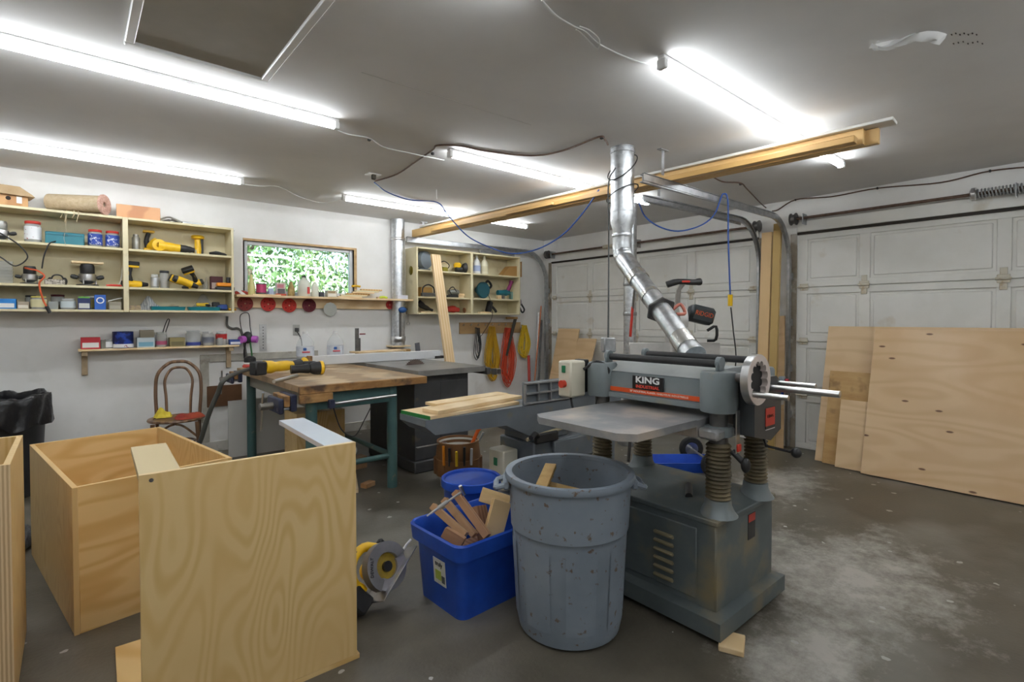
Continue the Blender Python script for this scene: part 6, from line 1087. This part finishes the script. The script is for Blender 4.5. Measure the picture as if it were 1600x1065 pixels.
tag(MB().b2((-.10, -.04, 0), (.15, .04, .03), .004).build('cable_heap', P('3c2422', .7), loc=(-2.90, -.66, TZ+.0005)), 'heap of dark cables behind the saw fence', 'cables')
tag(MB().b2((-.03, -.004, 0), (.03, .004, .155), .001).build('grey_plate', P('5a5a60', .6), loc=(AP(654, 560, -.60).x, -.60, TZ+.0005), rot=(.0, -.12, .1)), 'dark grey plate leaning behind the saw top', 'plate'); tag(MB().b2((-.035, -.02, 0), (.035, .02, .09), .002).build('tan_block', P('a8824e', .6), loc=(AP(636, 560, -.62).x, -.62, TZ+.0005)), 'tan block standing behind the saw fence', 'wood block')
# cordless tools on the bench
g = thing('cordless_grinder', 'yellow cordless angle grinder with black battery lying on the bench', 'grinder', ZP(408, 588, BZ)+Vector((.0, 0, .001)), R(20)); MB().box((-.02, 0, .05), (.085, .075, .09), .008).build('battery', BLACK, g); MB().tube([(.02, 0, .055), (.10, 0, .05), (.17, 0, .052), (.26, 0, .05)], [.044, .034, .036, .030], n=12, sub=3).build('body', YEL, g); MB().tube([(.24, 0, .05), (.31, .0, .05)], [.032, .040], n=12).build('gear_case', BLACK, g)
MB().lathe([(0, 0), (.05, 0), (.055, .012), (.03, .022), (0, .022)], 20, (.34, 0, .045), (.3, -.9, .2)).build('guard', YEL, g)
MB().tube([(.32, -.03, .055), (.33, -.12, .06), (.33, -.17, .05)], [.02, .019, .022], n=10).build('side_handle', BLACK, g)
#d_ = drill(ZP(448, 588, BZ)+Vector((.0, .24, .034)), (PI/2, 0, R(35)), 'yellow cordless drill lying behind the grinder on the bench', 1.)
t = thing('angle_polisher', 'black and yellow round tool head lying on the bench', 'grinder', ZP(494, 585, BZ)+Vector((0, 0, .0005)), R(15)); MB().lathe([(0, -.05), (.03, -.045), (.042, -.02), (.045, .03), (.04, .05), (0, .055)], 18, (0, 0, .046), (1, -.3, 0)).build('head', BLACK, t); MB().lathe([(.04, -.008), (.0465, -.008), (.0465, .012), (.04, .012)], 18, (.03, -.01, .046), (1, -.3, 0), closed=True).build('band', YEL, t); MB().tube([(-.05, .015, .046), (-.11, .03, .045), (-.16, .05, .045)], [.034, .026, .03], n=10).build('handle', BLACK, t)
t = thing('orbital_sander', 'black and red orbital sander on the corner of the bench', 'sander', ZP(398, 574, BZ)+Vector((-.02, .08, .0005))); MB().lathe([(0, 0), (.062, 0), (.065, .012), (.05, .03), (0, .03)], 20).build('pad', P('b8443c', .5), t); MB().lathe([(.045, .03), (.052, .05), (.048, .085), (.03, .10), (0, .102)], 20).build('body', BLACK, t); MB().cyl((0, 0, .03), (0, 0, .045), .056, n=20).build('skirt', WHITE, t)
rod('steel_tube', ZP(428, 599, BZ)+Vector((0, 0, .014)), ZP(464, 589, BZ)+Vector((0, 0, .014)), .013, STEEL, 'shiny steel tube lying on the bench in front of the grinder', 'tube')
# ---- circular saw on the floor
def settle(root, z):
    bpy.context.view_layer.update(); lo = min((o.matrix_world @ v.co).z for o in root.children_recursive if o.type == 'MESH' for v in o.data.vertices); root.location.z += z-lo
cs = thing('circular_saw', 'yellow cordless circular saw with grey guard lying on the concrete floor', 'circular saw', (-4.335, -3.515, .1))
GUARD = mat('guard_grey', (.20, .195, .21), .4, .3, c2=(.26, .255, .27), scale=9)
ca_ = (-_f0*.58+_rt*.70+Vector((0, 0, .42))).normalized(); e1 = _rt*.62+_f0*.45+Vector((0, 0, .62)); e1 = (e1-ca_*e1.dot(ca_)).normalized(); e2 = ca_.cross(e1)
cs.rotation_euler = Matrix((e1, -ca_, e2)).transposed().to_euler()       # blade side faces local -y, shoe is local z = 0
n = 40; BC = .055
def arcpoly(r0, r1, a0, a1, k=24): return [(r1*math.cos(R(a0+(a1-a0)*i/k)), BC+r1*math.sin(R(a0+(a1-a0)*i/k))) for i in range(k+1)]+[(r0*math.cos(R(a1-(a1-a0)*i/k)), BC+r0*math.sin(R(a1-(a1-a0)*i/k))) for i in range(k+1)]
MB().prism(arcpoly(.058, .104, -15, 200), -.032, .012, 'y').build('upper_guard', GUARD, cs); MB().prism(arcpoly(.02, .104, 0, 190), .004, .014, 'y').build('guard_back', GUARD, cs)
text('lettering', 'DEWALT', .020, P('1c1c1e', .4), cs, (-.055, -.0328, BC+.060), (PI/2, R(-42), 0))
MB().prism(arcpoly(.05, .098, 195, 345), -.026, .006, 'y').build('lower_guard', mat('lower_guard', (.34, .33, .36), .35, .4), cs)
tp_ = []
for i in range(48): a = 2*PI*i/48; q = .092 if i % 2 else .085; tp_.append((q*math.cos(a), BC+q*math.sin(a)))
MB().prism(tp_, -.013, -.011, 'y').build('blade', mat('yellow_blade', (.52, .36, .04), .4, .5, c2=(.35, .24, .05), scale=20), cs); MB().cyl((0, -.030, BC), (0, -.012, BC), .022, n=14).build('arbor', BLACK, cs)
MB().b2((-.13, -.055, -.004), (.15, .11, .0), .001).build('shoe', STEEL, cs)
MB().cyl((-.01, .014, BC+.01), (-.01, .12, BC+.01), .046, .04, n=18).build('motor', YEL, cs)
MB().tube([(.06, .05, BC+.06), (.02, .05, BC+.115), (-.05, .05, BC+.12), (-.11, .05, BC+.07), (-.12, .05, BC+.0)], [.022, .02, .019, .02, .026], n=10, sub=3).build('handle', YEL, cs); MB().tube([(-.02, .05, BC+.135), (-.07, .05, BC+.125), (-.115, .05, BC+.085)], .017, n=8, sub=3).build('grip', BLACK, cs)
MB().box((-.155, .06, BC-.005), (.085, .08, .10), .01).build('battery', BLACK, cs); MB().box((.09, .05, BC+.05), (.03, .03, .05), .006).build('front_knob', BLACK, cs)
MB().tube([(.13, .03, .01), (.17, .05, .0), (.21, .06, -.01)], .006, n=6).build('lever', WHITE, cs)
settle(cs, .0005)
for o in list(COL.objects):
    if o.name.startswith('cordless_drill') and o.type == 'EMPTY': settle(o, (R1 if o.location.z > 1.4 else BZ)+.0005)
# clamp on the planks
t = thing('trigger_clamp', 'grey and blue clamp with red knob on the planks behind the planer', 'clamp', BP(1222, 600, -.27)); MB().box((0, 0, .03), (.06, .05, .09), .008).build('head', P('8a9298', .4), t); MB().box((0, .005, -.07), (.03, .04, .12), .008).build('grip', P('1f3f86', .4), t); MB().cyl((0, -.03, .04), (0, -.06, .04), .016, n=10).build('knob', P('b02838', .4), t); MB().box((.09, 0, .01), (.15, .012, .02), .002).build('bar', STEEL, t)

# wall outlet with a plug behind the bench
t = thing('wall_outlet', 'grey wall outlet with a black plug and cable behind the water jugs', 'outlet', (AP(463, 515, 0).x, 0, AP(463, 515, 0).z)); MB().b2((-.035, -.006, -.055), (.035, -.0005, .055), .002).build('plate', P('b4b4b0', .4), t); MB().b2((-.018, -.035, -.02), (.018, -.006, .02), .004).build('plug', P('4a4a4c', .5), t)
MB().tube([(.0, -.03, -.02), (.04, -.03, -.10), (.05, -.03, -.22), (.055, -.05, -.30)], .005, n=6, sub=4).build('cable', CORDK, t)
for o in list(COL.objects):
    if o.type == 'EMPTY' and o.parent is None and o.get('category') in ('fan', 'power tool', 'bottle', 'circular saw', 'jigsaw', 'nail gun') and o.location.x > -2.4 and o.location.y > -.3 and o.location.z > 1.3: o.scale = (1.22, 1.1, 1.22)
for o in list(COL.objects):
    if o.type == 'EMPTY' and o.get('category') in ('grinder',) : o.scale = (1.15, 1.15, 1.15)

settle(g, BZ+.0005)
